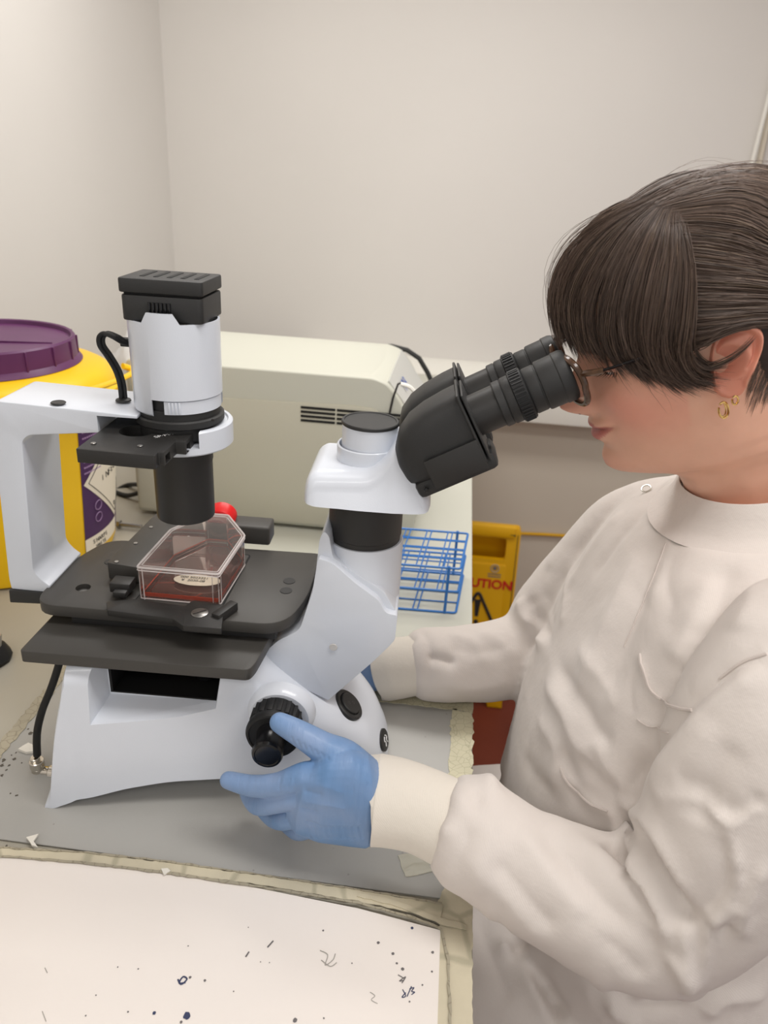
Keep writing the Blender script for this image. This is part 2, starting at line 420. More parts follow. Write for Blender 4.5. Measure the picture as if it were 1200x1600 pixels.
# ---- taped drawing paper in the foreground
def paper_mat():
    m = mat('stained_card', (234, 227, 221), .7, bump=.04, bscale=300, var=.03, vscale=4); return m
paper = thing('paper_mat', 'cream card mat with ink spots taped to the near end of the bench', 'mat', (-.15, .25, .003), fr=WORLD)
px_ = [wZ(-40, 1338, .003), wZ(200, 1352, .003), wZ(367, 1381, .003), wZ(560, 1420, .003), wZ(688, 1454, .003)]
outl = [(p[0], p[1]) for p in px_]+[(.028, .20), (-.4, .20)]
G().add(*prism(outl, .0024, .0034, 'xy')).obj('card', paper_mat(), paper, fr=WORLD, smooth=False)
def strip(name, a, m, w, z=.0035, parent=None, seed=5, amp=.0007, thick=.0006):
    P = [np.array(wZ(x, y, z)[:2]) for x, y in a]; up = []; dn = []
    for i, p in enumerate(P):
        t = P[min(i+1, len(P)-1)]-P[max(i-1, 0)]; t /= np.linalg.norm(t); n = np.array([-t[1], t[0]])
        ww = w[i] if hasattr(w, '__len__') else w
        up.append(p+n*ww/2); dn.append(p-n*ww/2)
    return ragged(name, up+dn[::-1], m, z, z+thick, parent, amp, seed)
strip('border_tape', [(-40, 1328), (120, 1340), (260, 1356), (420, 1378), (560, 1400), (690, 1425)], 'tape_clean', [.007, .0085, .008, .007, .0085, .010], parent=paper, seed=6, amp=.0006)
strip('dirt_edge', [(-40, 1335), (120, 1347), (260, 1364), (420, 1388), (560, 1411), (650, 1435), (690, 1452), (700, 1500), (706, 1660)], 'tape_grime', [.0015, .0016, .002, .0016, .0018, .0017, .0016, .0016, .0016], .0042, paper, 7, .0004)
strip('dirt_edge', [(-40, 1322), (60, 1328), (120, 1331), (260, 1346), (420, 1369), (560, 1390), (660, 1407), (690, 1413)], 'tape_grime', .0012, .0042, paper, 8, .0005)
ragged('corner_tape', [(.026, .20), (.026, .345), (.022, .352), (.030, .372), (BX-.0005, .372), (BX-.0005, .20)], 'tape_clean', .0022, .0032, paper, .0006, 9)
strip('old_tape_layer', [(560, 1398), (620, 1412), (690, 1440), (730, 1450)], 'tape_clean', .004, .0043, paper, 15, .0005)
# spots, pencil marks
M['ink_blue'] = mat('blue_black_ink', (52, 60, 92), .6); M['spot'] = mat('grey_ink_spot', (108, 104, 104), .7); M['pencil'] = mat('pencil', (160, 156, 150), .8)
def blot(px, py, r, m, seed, z=.0036):
    c = wZ(px, py, z); rd = random.Random(seed); n = 14
    return ragged('ink_spot', [(c[0]+math.cos(2*math.pi*k/n)*r*rd.uniform(.8, 1.1), c[1]+math.sin(2*math.pi*k/n)*r*rd.uniform(.8, 1.1)) for k in range(n)], m, z, z+.0001, paper, 0, seed)
for i, (x, y, r, m_) in enumerate([(591, 1473, .0014, 'spot'), (614, 1490, .0014, 'spot'), (620, 1505, .001, 'spot'), (629, 1514, .0015, 'spot'), (644, 1450, .0013, 'ink_blue'), (676, 1488, .0013, 'spot'),
        (675, 1518, .0009, 'spot'), (660, 1539, .0008, 'spot'), (461, 1594, .002, 'spot'), (505, 1454, .0009, 'spot'), (292, 1587, .0031, 'ink_blue'), (283, 1597, .0012, 'spot'), (241, 1583, .0015, 'ink_blue'),
        (320, 1532, .0011, 'spot'), (297, 1527, .0012, 'spot'), (216, 1514, .0007, 'spot'), (184, 1511, .0006, 'spot'), (294, 1478, .0006, 'spot'), (200, 1581, .0008, 'spot'), (134, 1587, .0007, 'spot'), (150, 1555, .0006, 'spot'),
        (407, 1503, .0005, 'spot'), (421, 1504, .0005, 'spot'), (365, 1549, .0006, 'spot'), (506, 1591, .0008, 'spot'), (550, 1505, .0006, 'spot'), (388, 1449, .0005, 'spot'), (640, 1565, .0008, 'spot')]):
    blot(x, y, r*.72, m_, 20+i)
def scribble(pts, m_, r=.0003):
    P = smooth_path([wZ(x, y, .0037) for x, y in pts], 4); return G().add(*tube(P, r, 4, flat=.5)).obj('pen_mark', m_, paper, fr=WORLD, smooth=False)
scribble([(278, 1530), (283, 1538), (292, 1530), (286, 1526), (280, 1536), (290, 1535)], 'ink_blue', .0005)
scribble([(418, 1480), (427, 1470)], 'spot', .0005); scribble([(384, 1495), (389, 1487)], 'spot', .0005)
scribble([(629, 1546), (634, 1556), (628, 1558), (634, 1551)], 'ink_blue'); scribble([(636, 1557), (643, 1541)], 'ink_blue'); scribble([(640, 1545), (647, 1543), (643, 1549), (648, 1550), (643, 1554)], 'ink_blue')
scribble([(500, 1485), (512, 1492), (508, 1508), (520, 1500), (524, 1490)], 'pencil'); scribble([(502, 1500), (516, 1510), (526, 1504)], 'pencil')
scribble([(578, 1550), (586, 1556), (580, 1562), (590, 1568)], 'pencil', .0002); scribble([(70, 1512), (74, 1520)], 'pencil', .0002); scribble([(66, 1580), (72, 1596)], 'pencil', .0002)
scribble([(622, 1523), (632, 1530), (624, 1533), (634, 1526), (628, 1536)], 'spot', .0003)
# scraps
tag(ragged('paper_scrap', [wZ(x, y, 0)[:2] for x, y in ((45, 1316), (62, 1312), (56, 1322), (61, 1333), (52, 1330))], 'paper_bit', .0044, .0058, seed=31), 'small torn white paper scrap at the edge of the card mat, left', 'scrap', 'white scraps on the bench')
tag(ragged('paper_scrap', [wZ(x, y, 0)[:2] for x, y in ((31, 1176), (45, 1167), (54, 1170), (53, 1180), (40, 1182))], 'paper_bit', .0022, .0045, seed=32), 'white paper flake beside the metal cable plug', 'scrap', 'white scraps on the bench')
tag(ragged('paper_scrap', [wZ(x, y, 0)[:2] for x, y in ((252, 1366), (262, 1364), (266, 1370), (256, 1374))], 'paper_bit', .0044, .0056, seed=33), 'tiny white flake stuck on the middle of the border tape', 'scrap', 'white scraps on the bench')
M['clear_tape'] = mat('clear_tape', (214, 210, 190), .3, alpha=.45, bump=.4, bscale=80)
tag(ragged('clear_tape', [wZ(x, y, 0)[:2] for x, y in ((621, 1341), (662, 1332), (676, 1366), (633, 1374))], 'clear_tape', .0023, .003, seed=34), 'crumpled piece of clear tape stuck to the grey sheet under the near sleeve', 'tape')
# dark scuffs and crumbs on the bench left of the microscope
M['grime'] = mat('bench_grime', (92, 86, 78), .8)
for i, (x, y, r) in enumerate([(6, 1188, .0016), (14, 1196, .0010), (22, 1186, .0012), (10, 1203, .0008), (2, 1178, .0010), (30, 1170, .0007), (3, 1212, .0012), (16, 1240, .0007), (26, 1243, .0009), (10, 1322, .0008), (34, 1192, .0006), (25, 1176, .0008), (48, 1146, .0018), (44, 1139, .0009), (3, 1196, .0014), (18, 1180, .0006)]):
    c = wZ(x, y, .0022); rd = random.Random(60+i); n = 9; z_ = .0022
    ragged('dirt_speck', [(c[0]+math.cos(2*math.pi*k/n)*r*rd.uniform(.5, 1.5), c[1]+math.sin(2*math.pi*k/n)*r*rd.uniform(.6, 1.7)) for k in range(n)], 'grime', z_, z_+.00012, sheet, 0, 60+i)

# ---------------------------------------------------------------- microscope (frame: x along its length, y away, origin under the trinocular column)
frame = FR
def qp(pts, y): return [(q(a, b, y)[0], q(a, b, y)[2]) for a, b in pts]
mic = thing('inverted_microscope', 'white and black inverted laboratory microscope with lamp house and eyepieces', 'microscope', (-.15, 0, .002))
AX = -.055; LX = -.192        # column axis, lamp axis
# base
tb = [(-.2855, .0022, .004, .095, .095), (-.280, .0022, .030, .095, .094), (-.272, .005, .080, .094, .090), (-.265, .008, .112, .093, .086), (-.261, .010, .129, .092, .084),
      (-.252, .012, .130, .091, .082), (-.22, .021, .130, .086, .078), (-.183, .0265, .130, .080, .072), (-.15, .027, .130, .074, .066), (-.132, .024, .126, .070, .062), (-.118, .018, .111, .068, .060),
      (-.09, .006, .087, .062, .054), (-.065, .0025, .0690, .054, .043), (-.045, .0025, .0500, .044, .033), (-.034, .0025, .0345, .031, .022), (-.028, .0025, .021, .019, .013), (-.0255, .003, .010, .009, .005)]
xs = list(np.linspace(-.2855, -.261, 16))+list(np.linspace(-.258, -.06, 60))+list(np.linspace(-.058, -.0255, 22))
V, Fc = hull(tb, xs, .02, rows=14, tops=9)
base = G().add(V, Fc).obj('base', 'scope_white', mic)
def quadloft(a, b, y0, y1): return loft([[(x, y0, z) for x, z in a], [(x, y1, z) for x, z in b]])
cut(base, quadloft([(-.2545, .064), (-.146, .086), (-.140, .16), (-.2545, .16)], [(-.2385, .0905), (-.157, .0925), (-.146, .16), (-.2385, .16)], -.115, -.062),
    box2(-.238, -.150, -.0625, .02, .0922, .16))
base.data.set_sharp_from_angle(angle=math.radians(28))
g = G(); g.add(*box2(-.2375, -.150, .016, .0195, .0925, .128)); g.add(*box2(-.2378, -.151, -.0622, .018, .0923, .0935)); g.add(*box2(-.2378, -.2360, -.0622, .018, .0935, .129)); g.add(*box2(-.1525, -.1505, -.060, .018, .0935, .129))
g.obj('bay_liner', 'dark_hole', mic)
nosep = G().add(*cyl((-.192, -.012, .098), .019, .016)).add(*cyl((-.172, -.035, .094), .009, .024)).add(*cyl((-.192, .0, .114), .026, .014)).obj('nosepiece', 'black_gloss', mic)
rg = G().add(*cyl((-.185, -.04, .1145), .018, .0055)).obj('graduated_ring', 'steel', mic)
g = G()
for k in range(22):
    a = math.pi+math.pi*k/21; g.add(*box((-.185+.0181*math.cos(a), -.04+.0181*math.sin(a), .1170), (.0006, .0006, .0028)))
g.obj('scale_marks', 'ink', rg)
G().add(*box2(-.24, -.09, -.05, .05, .002, .02, .002)).obj('foot_plate', 'black_matte', mic)
# collar and focus knobs
KX, KZ = -.1085, .0895
for sgn in (-1, 1):
    col = G().add(*lathe([(.026, 0), (.0255, .004), (.0235, .009), (.022, .0105), (.012, .0105)], (KX+.001, sgn*.060, KZ-.002), (0, sgn, 0), 56)).obj('knob_collar', 'scope_white', mic)
    prof = [(.0165, 0), (.0180, .001), (.0180, .0155), (.0195, .0165), (.0198, .0205), (.0188, .0225), (.0172, .0228), (.0168, .0218), (.013, .0215)]
    cf = G().add(*lathe(prof, (KX, sgn*.070, KZ), (0, sgn, 0), 72)).obj('coarse_knob', 'rubber', mic)
    g = G()
    for k in range(18):
        a = 2*math.pi*k/18; g.add(*box((KX+.0182*math.cos(a), sgn*.0785, KZ+.0182*math.sin(a)), (.003*abs(math.sin(a))+.0008, .013, .003*abs(math.cos(a))+.0008), .0003))
    g.obj('grip_rib', 'rubber', cf)
    G().add(*lathe([(.0118, 0), (.0112, .003), (.0104, .010), (.0106, .016), (.0112, .0185), (.0104, .0205), (.0088, .0210), (.0082, .0203), (0, .0200)], (KX, sgn*.091, KZ), (0, sgn, 0), 56)).obj('fine_knob', 'black_gloss', mic)
# column: lower side panel block, upper cylinder
pan = qp([(392, 1037), (436, 1000), (468, 985), (488, 925), (497, 872), (520, 880), (556, 912), (592, 938), (602, 958), (621, 962), (617, 1001), (585, 1032), (513, 1094)], -.036)
pan = round_poly(pan, [.001, .004, .006, .004, .003, .003, .004, .004, .004, .002, .006, .004, .001])
g = G().add(*prism(pan, -.036, .036, 'xz', .0018, 3))
g.obj('column_panel', 'scope_white', mic)
g = G()
blk = qp([(484, 985), (492, 905), (499, 843), (506, 830), (514, 838), (520, 872), (560, 900), (600, 925), (621, 960), (617, 1001), (585, 1032), (513, 1090), (436, 1010)], -.030)
g.add(*prism(round_poly(blk, .003), -.0295, .0295, 'xz', .004, 4))
g.obj('column_block', 'scope_white', mic)
G().add(*lathe([(.0292, 0), (.0292, .0715), (.0284, .073), (.024, .073)], (AX, 0, .137), seg=72)).obj('column_sleeve', 'scope_white', mic)
G().add(*cyl(q(521, 1011, -.0365), .0031, .0007, (0, -1, 0), .0002)).obj('screw_cover', 'grey_print', mic)
G().add(*lathe([(.0268, 0), (.0268, .0045), (.0275, .0052), (.0275, .044)], (AX, 0, .2095), seg=72)).obj('column_band', 'black_satin', mic)
# trinocular head
th = [(-.0975, .2515, .256, .026, .024), (-.0958, .2505, .264, .036, .033), (-.0925, .2500, .269, .040, .034), (-.087, .2495, .2720, .0415, .033), (-.075, .2495, .2725, .042, .031), (-.055, .2490, .2735, .042, .030), (-.042, .2490, .2820, .042, .030),
      (-.034, .249, .2935, .042, .030), (-.0295, .249, .2930, .0415, .031), (-.0215, .249, .2800, .041, .033), (-.0135, .2495, .2645, .040, .034), (-.0098, .2505, .2575, .037, .033), (-.0085, .2520, .2545, .030, .028)]
V, Fc = hull(th, list(np.linspace(-.0975, -.086, 10))+list(np.linspace(-.084, -.036, 24))+list(np.linspace(-.035, -.0085, 20)), .012, 8, 8)
G().add(V, Fc).obj('trinocular_head', 'scope_white', mic, angle=50)
G().add(*lathe([(.0222, 0), (.0222, .020), (.0216, .0207), (.0206, .0204), (.0206, .014)], (AX-.001, 0, .263), seg=64, caps=False)).obj('port_collar', 'scope_white', mic)
G().add(*cyl((AX, 0, .268), .0199, .0315, seg=64)).obj('photo_port', 'scope_white', mic)
G().add(*lathe([(.0200, 0), (.0206, .0006), (.0206, .0022), (.0200, .0028), (.0186, .0028), (.0182, .0022), (0, .0022)], (AX, 0, .2985), seg=64)).obj('port_cap', 'black_matte', mic)
# binocular head: frame along the tube axis
pa = np.array(q(650, 690, -.024)); pb = np.array(q(888, 585, -.024)); e1 = pb-pa; e1[1] = 0; L1 = np.linalg.norm(e1); e1 /= L1; e2 = np.array([-e1[2], 0, e1[0]])
def T(s, y, h): return pa*np.array([1, 0, 1])+e1*s+np.array([0, y, 0])+e2*h
def tprism(poly_px, y, y0, y1, bev, r=.003, seg=3):
    return prism(round_poly(qp(poly_px, y), r), y0, y1, 'xz', bev, seg)
for i, (y0, y1, yc) in enumerate(((-.0475, -.0035, -.024), (.0035, .0475, .024))):
    g = G(); rings = []
    # swelling lobe lofted along the tube direction
    for s, hb, ht, wy in ((-.016, -.022, -.004, .010), (-.0135, -.0245, .004, .0145), (-.007, -.0265, .0125, .0185), (.003, -.0270, .0185, .0205), (.015, -.026, .0215, .0212), (.030, -.0245, .0230, .0214), (.0385, -.0240, .0232, .0214)):
        ring = []
        for k in range(36):
            a = 2*math.pi*k/36; ca, sa = math.cos(a), math.sin(a); n_ = 2/3.6
            ring.append(T(s, yc+wy*math.copysign(abs(ca)**n_, ca), (hb+ht)/2+(ht-hb)/2*math.copysign(abs(sa)**n_, sa)))
        rings.append(ring)
    g.add(*loft(rings))
    lob = g.obj('binocular_lobe', 'black_matte', mic, angle=60)
    def plate(s0, s1, ylo, yhi, h0, h1, b=.001):
        p = [T(s0, 0, h0), T(s1, 0, h0), T(s1, 0, h1), T(s0, 0, h1)]; return prism([(v[0], v[2]) for v in p], ylo, yhi, 'xz', b)
    G().add(*plate(.0385, .0405, y0+.0005, y1-.0005, -.0255, .0235)).add(*plate(.0415, .0432, y0+.002, y1-.002, -.0265, .022)).obj('face_plate', 'black_matte', lob)
    axs = e1
    def tl(name, prof, m_, s, h=.0, seg=56): return G().add(*lathe(prof, T(s, yc, h), axs, seg)).obj(name, m_, mic)
    ey = thing('x', None, None, (0, 0, 0)) if False else None
    tl('eyepiece_tube', [(.0142, 0), (.0142, .030), (.0132, .031)], 'black_satin', .042)
    tl('diopter_ring', [(.0150, 0), (.0156, .0008), (.0156, .0050), (.0150, .0056), (.0156, .0062), (.0160, .0070), (.0160, .012), (.0140, .0125)], 'black_matte', .0605)
    kn = tl('focus_ring', [(.0160, 0), (.0172, .0006), (.0172, .0088), (.0160, .0094), (.0140, .0094)], 'rubber', .0720)
    g = G(); u_, v_, w_ = basis(axs)
    for k in range(40):
        a = 2*math.pi*k/40; c = T(.0720+.0045, yc, 0)+(u_*math.cos(a)+v_*math.sin(a))*.0172
        g.add(*tube([c-axs*.0034, c+axs*.0034], .0007, 5))
    g.obj('knurl', 'rubber', kn)
    tl('eyepiece', [(.0150, 0), (.0156, .001), (.0156, .0075), (.0152, .008), (.0152, .0086), (.0162, .0090), (.0166, .0100), (.0166, .0205), (.0172, .0212), (.0172, .0262), (.0164, .0285), (.0148, .0292), (.0128, .0285), (.0125, .024), (0, .024)], 'black_matte', .0814)
    kb = G().add(*plate(-.012, .046, yc-.017, yc+.017, -.0350, -.022, .004)).obj('prism_housing', 'black_matte', mic)
    G().add(*plate(.002, .0395, y0-.0004 if i == 0 else y1-.001, y0+.001 if i == 0 else y1+.0004, -.029, -.008, .0004)).obj('side_cover', 'black_satin', mic)
G().add(*plate(-.006, .040, -.010, .010, -.036, .010, .003)).obj('hinge_block', 'black_matte', mic)
G().add(*cyl(q(664, 764, -.042), .0016, .003, (.6, -.8, 0))).obj('clamp_screw', 'rubber', mic)
# illumination arm
arm = qp([(-14, 626), (214, 650), (214, 680), (160, 676), (44, 680), (34, 690), (52, 893), (66, 908), (78, 916), (76, 926), (18, 920), (14, 905), (-14, 650)], -.026)
arm = round_poly(arm, [.008, .001, .001, .004, .004, .003, .006, .003, .001, .001, .001, .004, .01])
G().add(*prism(arm, -.026, .029, 'xz', .0022, 3)).obj('pillar', 'scope_white', mic)
cut(mic.children[-1] if False else bpy.data.objects['pillar'], box2(-.2415, -.15, -.04, .004, .262, .2985))
foot = qp([(14, 921), (80, 926), (82, 944), (16, 941)], -.027)
G().add(*prism(foot, -.028, .031, 'xz', .0012)).obj('pillar_foot', 'black_matte', mic)
p = q(90, 629, 0); ztop = q(100, 637, -.026)[2]+.003
zt = max(v[1] for v in arm)
G().add(*cyl(tuple(qz(91, 629, zt))[:2]+(zt-.0006,), .0052, .0012)).obj('plug_cap', 'black_matte', mic)
pc = qz(193, 627, zt-.002)
G().add(*lathe([(.0055, 0), (.0052, .001), (.0035, .0018), (.0020, .002)], (pc[0], pc[1], zt-.0015))).obj('grommet', 'black_matte', mic)
cp = [(pc[0], pc[1], zt), q(190, 600, pc[1]), q(183, 578, pc[1]), q(170, 556, pc[1]-.002), q(159, 540, pc[1]-.004), q(158, 527, pc[1]-.004), q(166, 521, pc[1]-.004), q(180, 526, -.008), q(194, 534, -.004), q(207, 536, 0)]
g = G()
for dx in (-.0011, .0011):
    g.add(*tube([np.array(v)+np.array([dx, dx*.8, 0]) for v in smooth_path(cp, 6)], .0017, 8))
g.obj('lamp_cable', 'rubber', mic)
pq = q(198, 534.5, -.001); G().add(*box((pq[0]+.001, pq[1], pq[2]), (.010, .0052, .0058), .0008)).obj('cable_plug', 'black_matte', mic)
# lamp house
lampR = .0306
lp = thing('x', None, None, (0, 0, 0)) if False else None
hs = G().add(*lathe([(lampR-.0018, -.001), (lampR-.0004, 0), (lampR, .001), (lampR, .0615), (lampR-.0015, .0615), (lampR-.0018, .0600), (lampR-.0018, -.001)], (LX, 0, .3025), seg=96, caps=False)).obj('lamp_house', 'scope_white', mic)
cut(hs, box2(LX-.009, LX+.040, -.05, -.004, .297, .3135), box2(LX+.006, LX+.04, -.05, .012, .297, .3135))
G().add(*cyl((LX, 0, .2975), .0285, .008, seg=72)).add(*cyl((LX, 0, .3050), .0270, .052, seg=72)).obj('lamp_inner', 'black_matte', mic)
lv = G().add(*lathe([(.0288, .0008), (.0296, .0), (.0296, .0088), (.0288, .0092)], (LX, 0, .3038), seg=40, a0=-.02, a1=1.7)).obj('filter_lever', 'scope_white', mic)
g = G()
for k in range(4):
    a = -math.pi/2+.10+k*.075; g.add(*box((LX+.0298*math.cos(a), .0298*math.sin(a), .3084), (.0012, .0012, .0085), .0002, rz=a))
g.obj('lever_rib', 'scope_white', lv)
G().add(*lathe([(.0295, 0), (.0312, .001), (.0312, .0052), (.0300, .0062), (.022, .0062)], (LX, 0, .2925), seg=72)).obj('field_ring', 'black_matte', mic)
# raised front tongue of the housing
g = G(); ring = []
for k in range(13):
    a = -math.pi/2-.42+.86*k/12; ring.append(a)
V = []; Fc = []
for k, a in enumerate(ring):
    h = .0070 if 2 <= k <= 10 else (.0035 if k in (1, 11) else .0)
    for r_ in (lampR-.0014, lampR):
        V.append((LX+r_*math.cos(a), r_*math.sin(a), .3638)); V.append((LX+r_*math.cos(a), r_*math.sin(a), .364+h))
for k in range(len(ring)-1):
    a = k*4; b = a+4; Fc += [(a+2, b+2, b+3, a+3), (a, a+1, b+1, b), (a+1, a+3, b+3, b+1)]
g.add(V, Fc).obj('housing_tongue', 'scope_white', mic)
# top black box
bx0, bx1, by = -.2190, -.1655, .0225
bl = G().add(*prism(round_poly([(bx0, -by), (bx1, -by), (bx1+.001, by), (bx0, by)], .004), .3640, .3805, 'xy', .0012)).obj('lamp_box', 'black_matte', mic)
G().add(*prism(round_poly([(bx0-.0008, -by-.0008), (bx1+.0008, -by-.0008), (bx1+.0016, by), (bx0-.0008, by)], .003), .3818, .3910, 'xy', .0012)).obj('box_lid', 'black_matte', mic)
G().add(*box2(bx0+.002, bx1-.002, -by+.002, by-.002, .3800, .3822)).obj('lid_gap', 'dark_hole', mic)
g = G()
for k in range(5): g.add(*box2(bx0+.010+k*.009, bx0+.013+k*.009, -by+.010, by-.008, .3906, .3914, .0003))
g.obj('lid_slot', 'dark_hole', mic)
g = G()
for k in range(6): g.add(*tube([(-.200+k*.0026, -by-.0004, .3665), (-.200+k*.0026, -by-.0004, .3765)], .0011, 8))
g.obj('grip_rib', 'black_gloss', mic)
# condenser and clamp ring
ring_ = G().add(*lathe([(.0240, 0), (.0350, 0), (.0362, .0012), (.0362, .0162), (.0352, .0174), (.0330, .0174), (.0322, .0160), (.0240, .0150), (.0240, 0)], (LX+.001, 0, .2755), seg=80, caps=False)).obj('clamp_ring', 'scope_white', mic)
cut(ring_, box2(LX-.036, LX+.022, -.05, -.006, .2810, .31), box2(LX-.07, LX-.02, -.05, .05, .286, .31))
G().add(*cyl(q(332, 656, -.022), .0009, .001, (.5, -.8, 0), .0001)).obj('set_screw', 'ink', mic)
G().add(*lathe([(.0195, 0), (.0212, .0004), (.0214, .002), (.0214, .044), (.0220, .046), (.0220, .0640), (.019, .0640)], (LX, 0, .2165), seg=72)).obj('condenser_tube', 'black_satin', mic)
G().add(*lathe([(.0280, 0), (.0280, .0100)], (LX, 0, .2835), seg=60)).obj('ring_bore', 'black_matte', mic)
# filter slider
sl = G().add(*prism(round_poly([(-.2385, -.0675), (-.1865, -.0700), (-.1865, -.063), (-.1830, -.063), (-.1825, -.040), (-.176, -.040), (-.1760, -.018), (-.168, -.018), (-.168, .006), (-.2385, .012)], .0008), .2800, .2895, 'xy', .0007)).obj('filter_slider', 'black_satin', mic)
c1 = qz(215, 673, .2895); c2 = qz(248, 653, .2895)
cut(sl, cyl((c1[0], c1[1], .2825), .0122, .02, b=.0002), cyl((c2[0]+.002, c2[1]+.001, .2825), .0140, .02, b=.0002), box2(-.186, -.16, -.0605, -.052, .281, .2865), box2(-.1805, -.16, -.038, -.030, .281, .2865))
sl.data.set_sharp_from_angle(angle=math.radians(30))
for px, py in ((146, 693), (219, 697), (286, 655), (232, 663)):
    c = qz(px, py, .2896); G().add(*cyl(c, .0018 if px != 232 else .0011, .0006, b=.0002, seg=20)).obj('screw', 'steel', sl)
c = qz(243, 683, .29); text('slider_mark', 'SP·PH', .0055, (c[0]+.0002, c[1]-.001, .2898), (.62, .62, 0), (-.6, .6, 0), 'white_print', sl)

# stage
sz = .157
st = G().add(*prism(round_poly([(-.2965, -.0490), (-.1080, -.0510), (-.0965, -.010), (-.0965, .0640), (-.2820, .0600), (-.2965, .020)], [.018, .020, .02, .006, .016, .02], 6), sz-.0095, sz, 'xy', .0009)).obj('stage', 'stage_black', mic)
cut(st, cyl((*qz(130, 918, sz)[:2], sz-.004), .0056, .02, b=.0002, seg=32))
for px, py, r_ in ((130, 918, .0035), (452, 908, .0048), (447, 923, .0048), (172, 878, .0045)):
    c = qz(px, py, sz); dz = -.0038 if px == 130 else 0
    G().add(*cyl((c[0], c[1], c[2]+dz), r_, .0004, b=.0001, seg=24)).obj('screw' if px == 130 else 'plug_cap', 'steel' if px == 130 else 'black_matte', st)
ins = [qz(205, 945, sz), qz(343, 958, sz), qz(392, 868, sz), qz(285, 850, sz)]
G().add(*prism(round_poly([(p[0], p[1]) for p in ins], .002), sz, sz+.0006, 'xy', .0002)).obj('insert_frame', 'dark_hole', mic)
ctr = np.mean([p[:2] for p in ins], 0)
G().add(*prism(round_poly([tuple(ctr+(np.array(p[:2])-ctr)*.965) for p in ins], .002), sz+.0002, sz+.0010, 'xy', .0002)).obj('stage_insert', 'stage_black', mic)
# mechanical stage: long rail, cross rail, front holder
r0 = qz(168, 884, .172); 
rail = [qz(167, 879, .172), qz(222, 888, .172), qz(312, 797, .172), qz(243, 803, .172)]
rl = G().add(*prism(round_poly([(p[0], p[1]) for p in rail], .0012), sz+.001, .172, 'xy', .0010)).obj('cross_rail', 'stage_black', mic)
for px, py in ((182, 878), (212, 849), (236, 824), (263, 800)):
    c = qz(px, py, .172); G().add(*cyl(c, .0017, .0006, b=.0002, seg=20)).obj('screw', 'steel', rl)
c = qz(192, 914, .164); G().add(*box((c[0], c[1], .1645), (.016, .013, .008), .001)).add(*box((c[0]+.002, c[1]-.006, .1625), (.010, .014, .005), .0008)).obj('clamp_block', 'black_satin', mic)
c = q(402, 845, .075); G().add(*box2(-.235, c[0]+.012, .070, .092, sz, .1745, .002, 3)).obj('rear_rail', 'stage_black', mic)
hp = [qz(166, 942, .161), qz(208, 937, .161), qz(290, 948, .161), qz(300, 940, .161), qz(350, 946, .161), qz(346, 984, .161), qz(286, 979, .161), qz(270, 968, .161), qz(168, 955, .161)]
ho = G().add(*prism(round_poly([(p[0], p[1]) for p in hp], .001), sz, .1618, 'xy', .0006)).obj('specimen_holder', 'black_satin', mic)
a_, b_ = np.array(qz(336, 961, .164)), np.array(qz(366, 940, .164)); d_ = (b_-a_)/np.linalg.norm(b_-a_); n_ = np.array([-d_[1], d_[0], 0])*.0035
G().add(*prism([tuple((a_-n_)[:2]), tuple((b_-n_)[:2]), tuple((b_+n_)[:2]), tuple((a_+n_)[:2])], .1575, .1645, 'xy', .0006)).obj('holder_finger', 'black_satin', ho)
c = qz(312, 957, .1625); sc_ = G().add(*lathe([(.0058, 0), (.0062, .0004), (.0062, .0012), (.0056, .0016), (0, .0016)], (c[0], c[1], .1612), seg=36)).obj('slotted_screw', 'steel', ho)
G().add(*box((c[0], c[1], .1629), (.0105, .0009, .0004), rz=.7)).obj('screw_slot', 'ink', sc_)
# auxiliary stage plate
ax_ = [(-.2905, -.0835), (-.1265, -.0835), (-.1235, -.075), (-.1185, -.030), (-.2885, -.030)]
G().add(*prism(round_poly(ax_, [.003, .004, .004, .001, .001]), .1300, .1395, 'xy', .0008)).obj('auxiliary_plate', 'stage_black', mic)
G().add(*box2(-.27, -.115, -.045, .05, .1395, .148, .001)).obj('stage_carrier', 'black_matte', mic)
# switch and front emblem
def disc_on(name, px, py, y, nrm, prof, m_, parent, seg=48, rx=1, uz=None):
    c = q(px, py, y); V, Fc = lathe(prof, c, nrm, seg); return G().add(V, Fc).obj(name, m_, parent)
btree = bvh(base)
hp0 = hit(btree, 545, 1101); nr = np.array(btree.find_nearest(Vector(hp0))[1]); nr /= np.linalg.norm(nr)
ep0 = hit(btree, 600, 1156); en = np.array(btree.find_nearest(Vector(ep0))[1]) if ep0 is not None else np.array([.93, -.37, .22])
if ep0 is None: ep0 = np.array(q(600, 1156, -.0125))
def disc_at(name, c, nrm, prof, m_, parent, seg=48):
    V, Fc = lathe(prof, c, nrm, seg); return G().add(V, Fc).obj(name, m_, parent)
sw = disc_at('dial_switch', hp0, nr, [(.0140, -.004), (.0140, .0008), (.0128, .0016), (.0104, .0014), (.0098, .0005), (.0096, .0024), (.0088, .0030), (0, .0030)], 'black_matte', mic)
em = disc_at('front_emblem', ep0, en, [(.0095, -.004), (.0095, .0006), (.0085, .0012), (0, .0012)], 'black_matte', mic)
c = np.array(ep0)+en*.0016; u_, v_, w_ = basis(en)
g = G()
for s_ in (-1, 1): g.add(*tube(smooth_path([c+u_*(s_*.001)+v_*.004, c+u_*(s_*.0035)+v_*.001, c+u_*(s_*.0012)-v_*.001, c+u_*(s_*.003)-v_*.0045], 4), .0005, 5))
g.obj('emblem_mark', 'white_print', em)
c = np.array(hp0)+nr*.0031; u_, v_, w_ = basis(nr)
g = G()
for s_ in (-.0035, .0035):
    c2_ = c+v_*s_*.6-u_*s_*.6
    g.add(*tube([c2_+(u_*math.cos(a)+v_*math.sin(a))*.0012 for a in np.linspace(0, 6.28, 12)], .0001, 4))
g.obj('dial_mark', 'spot', sw)
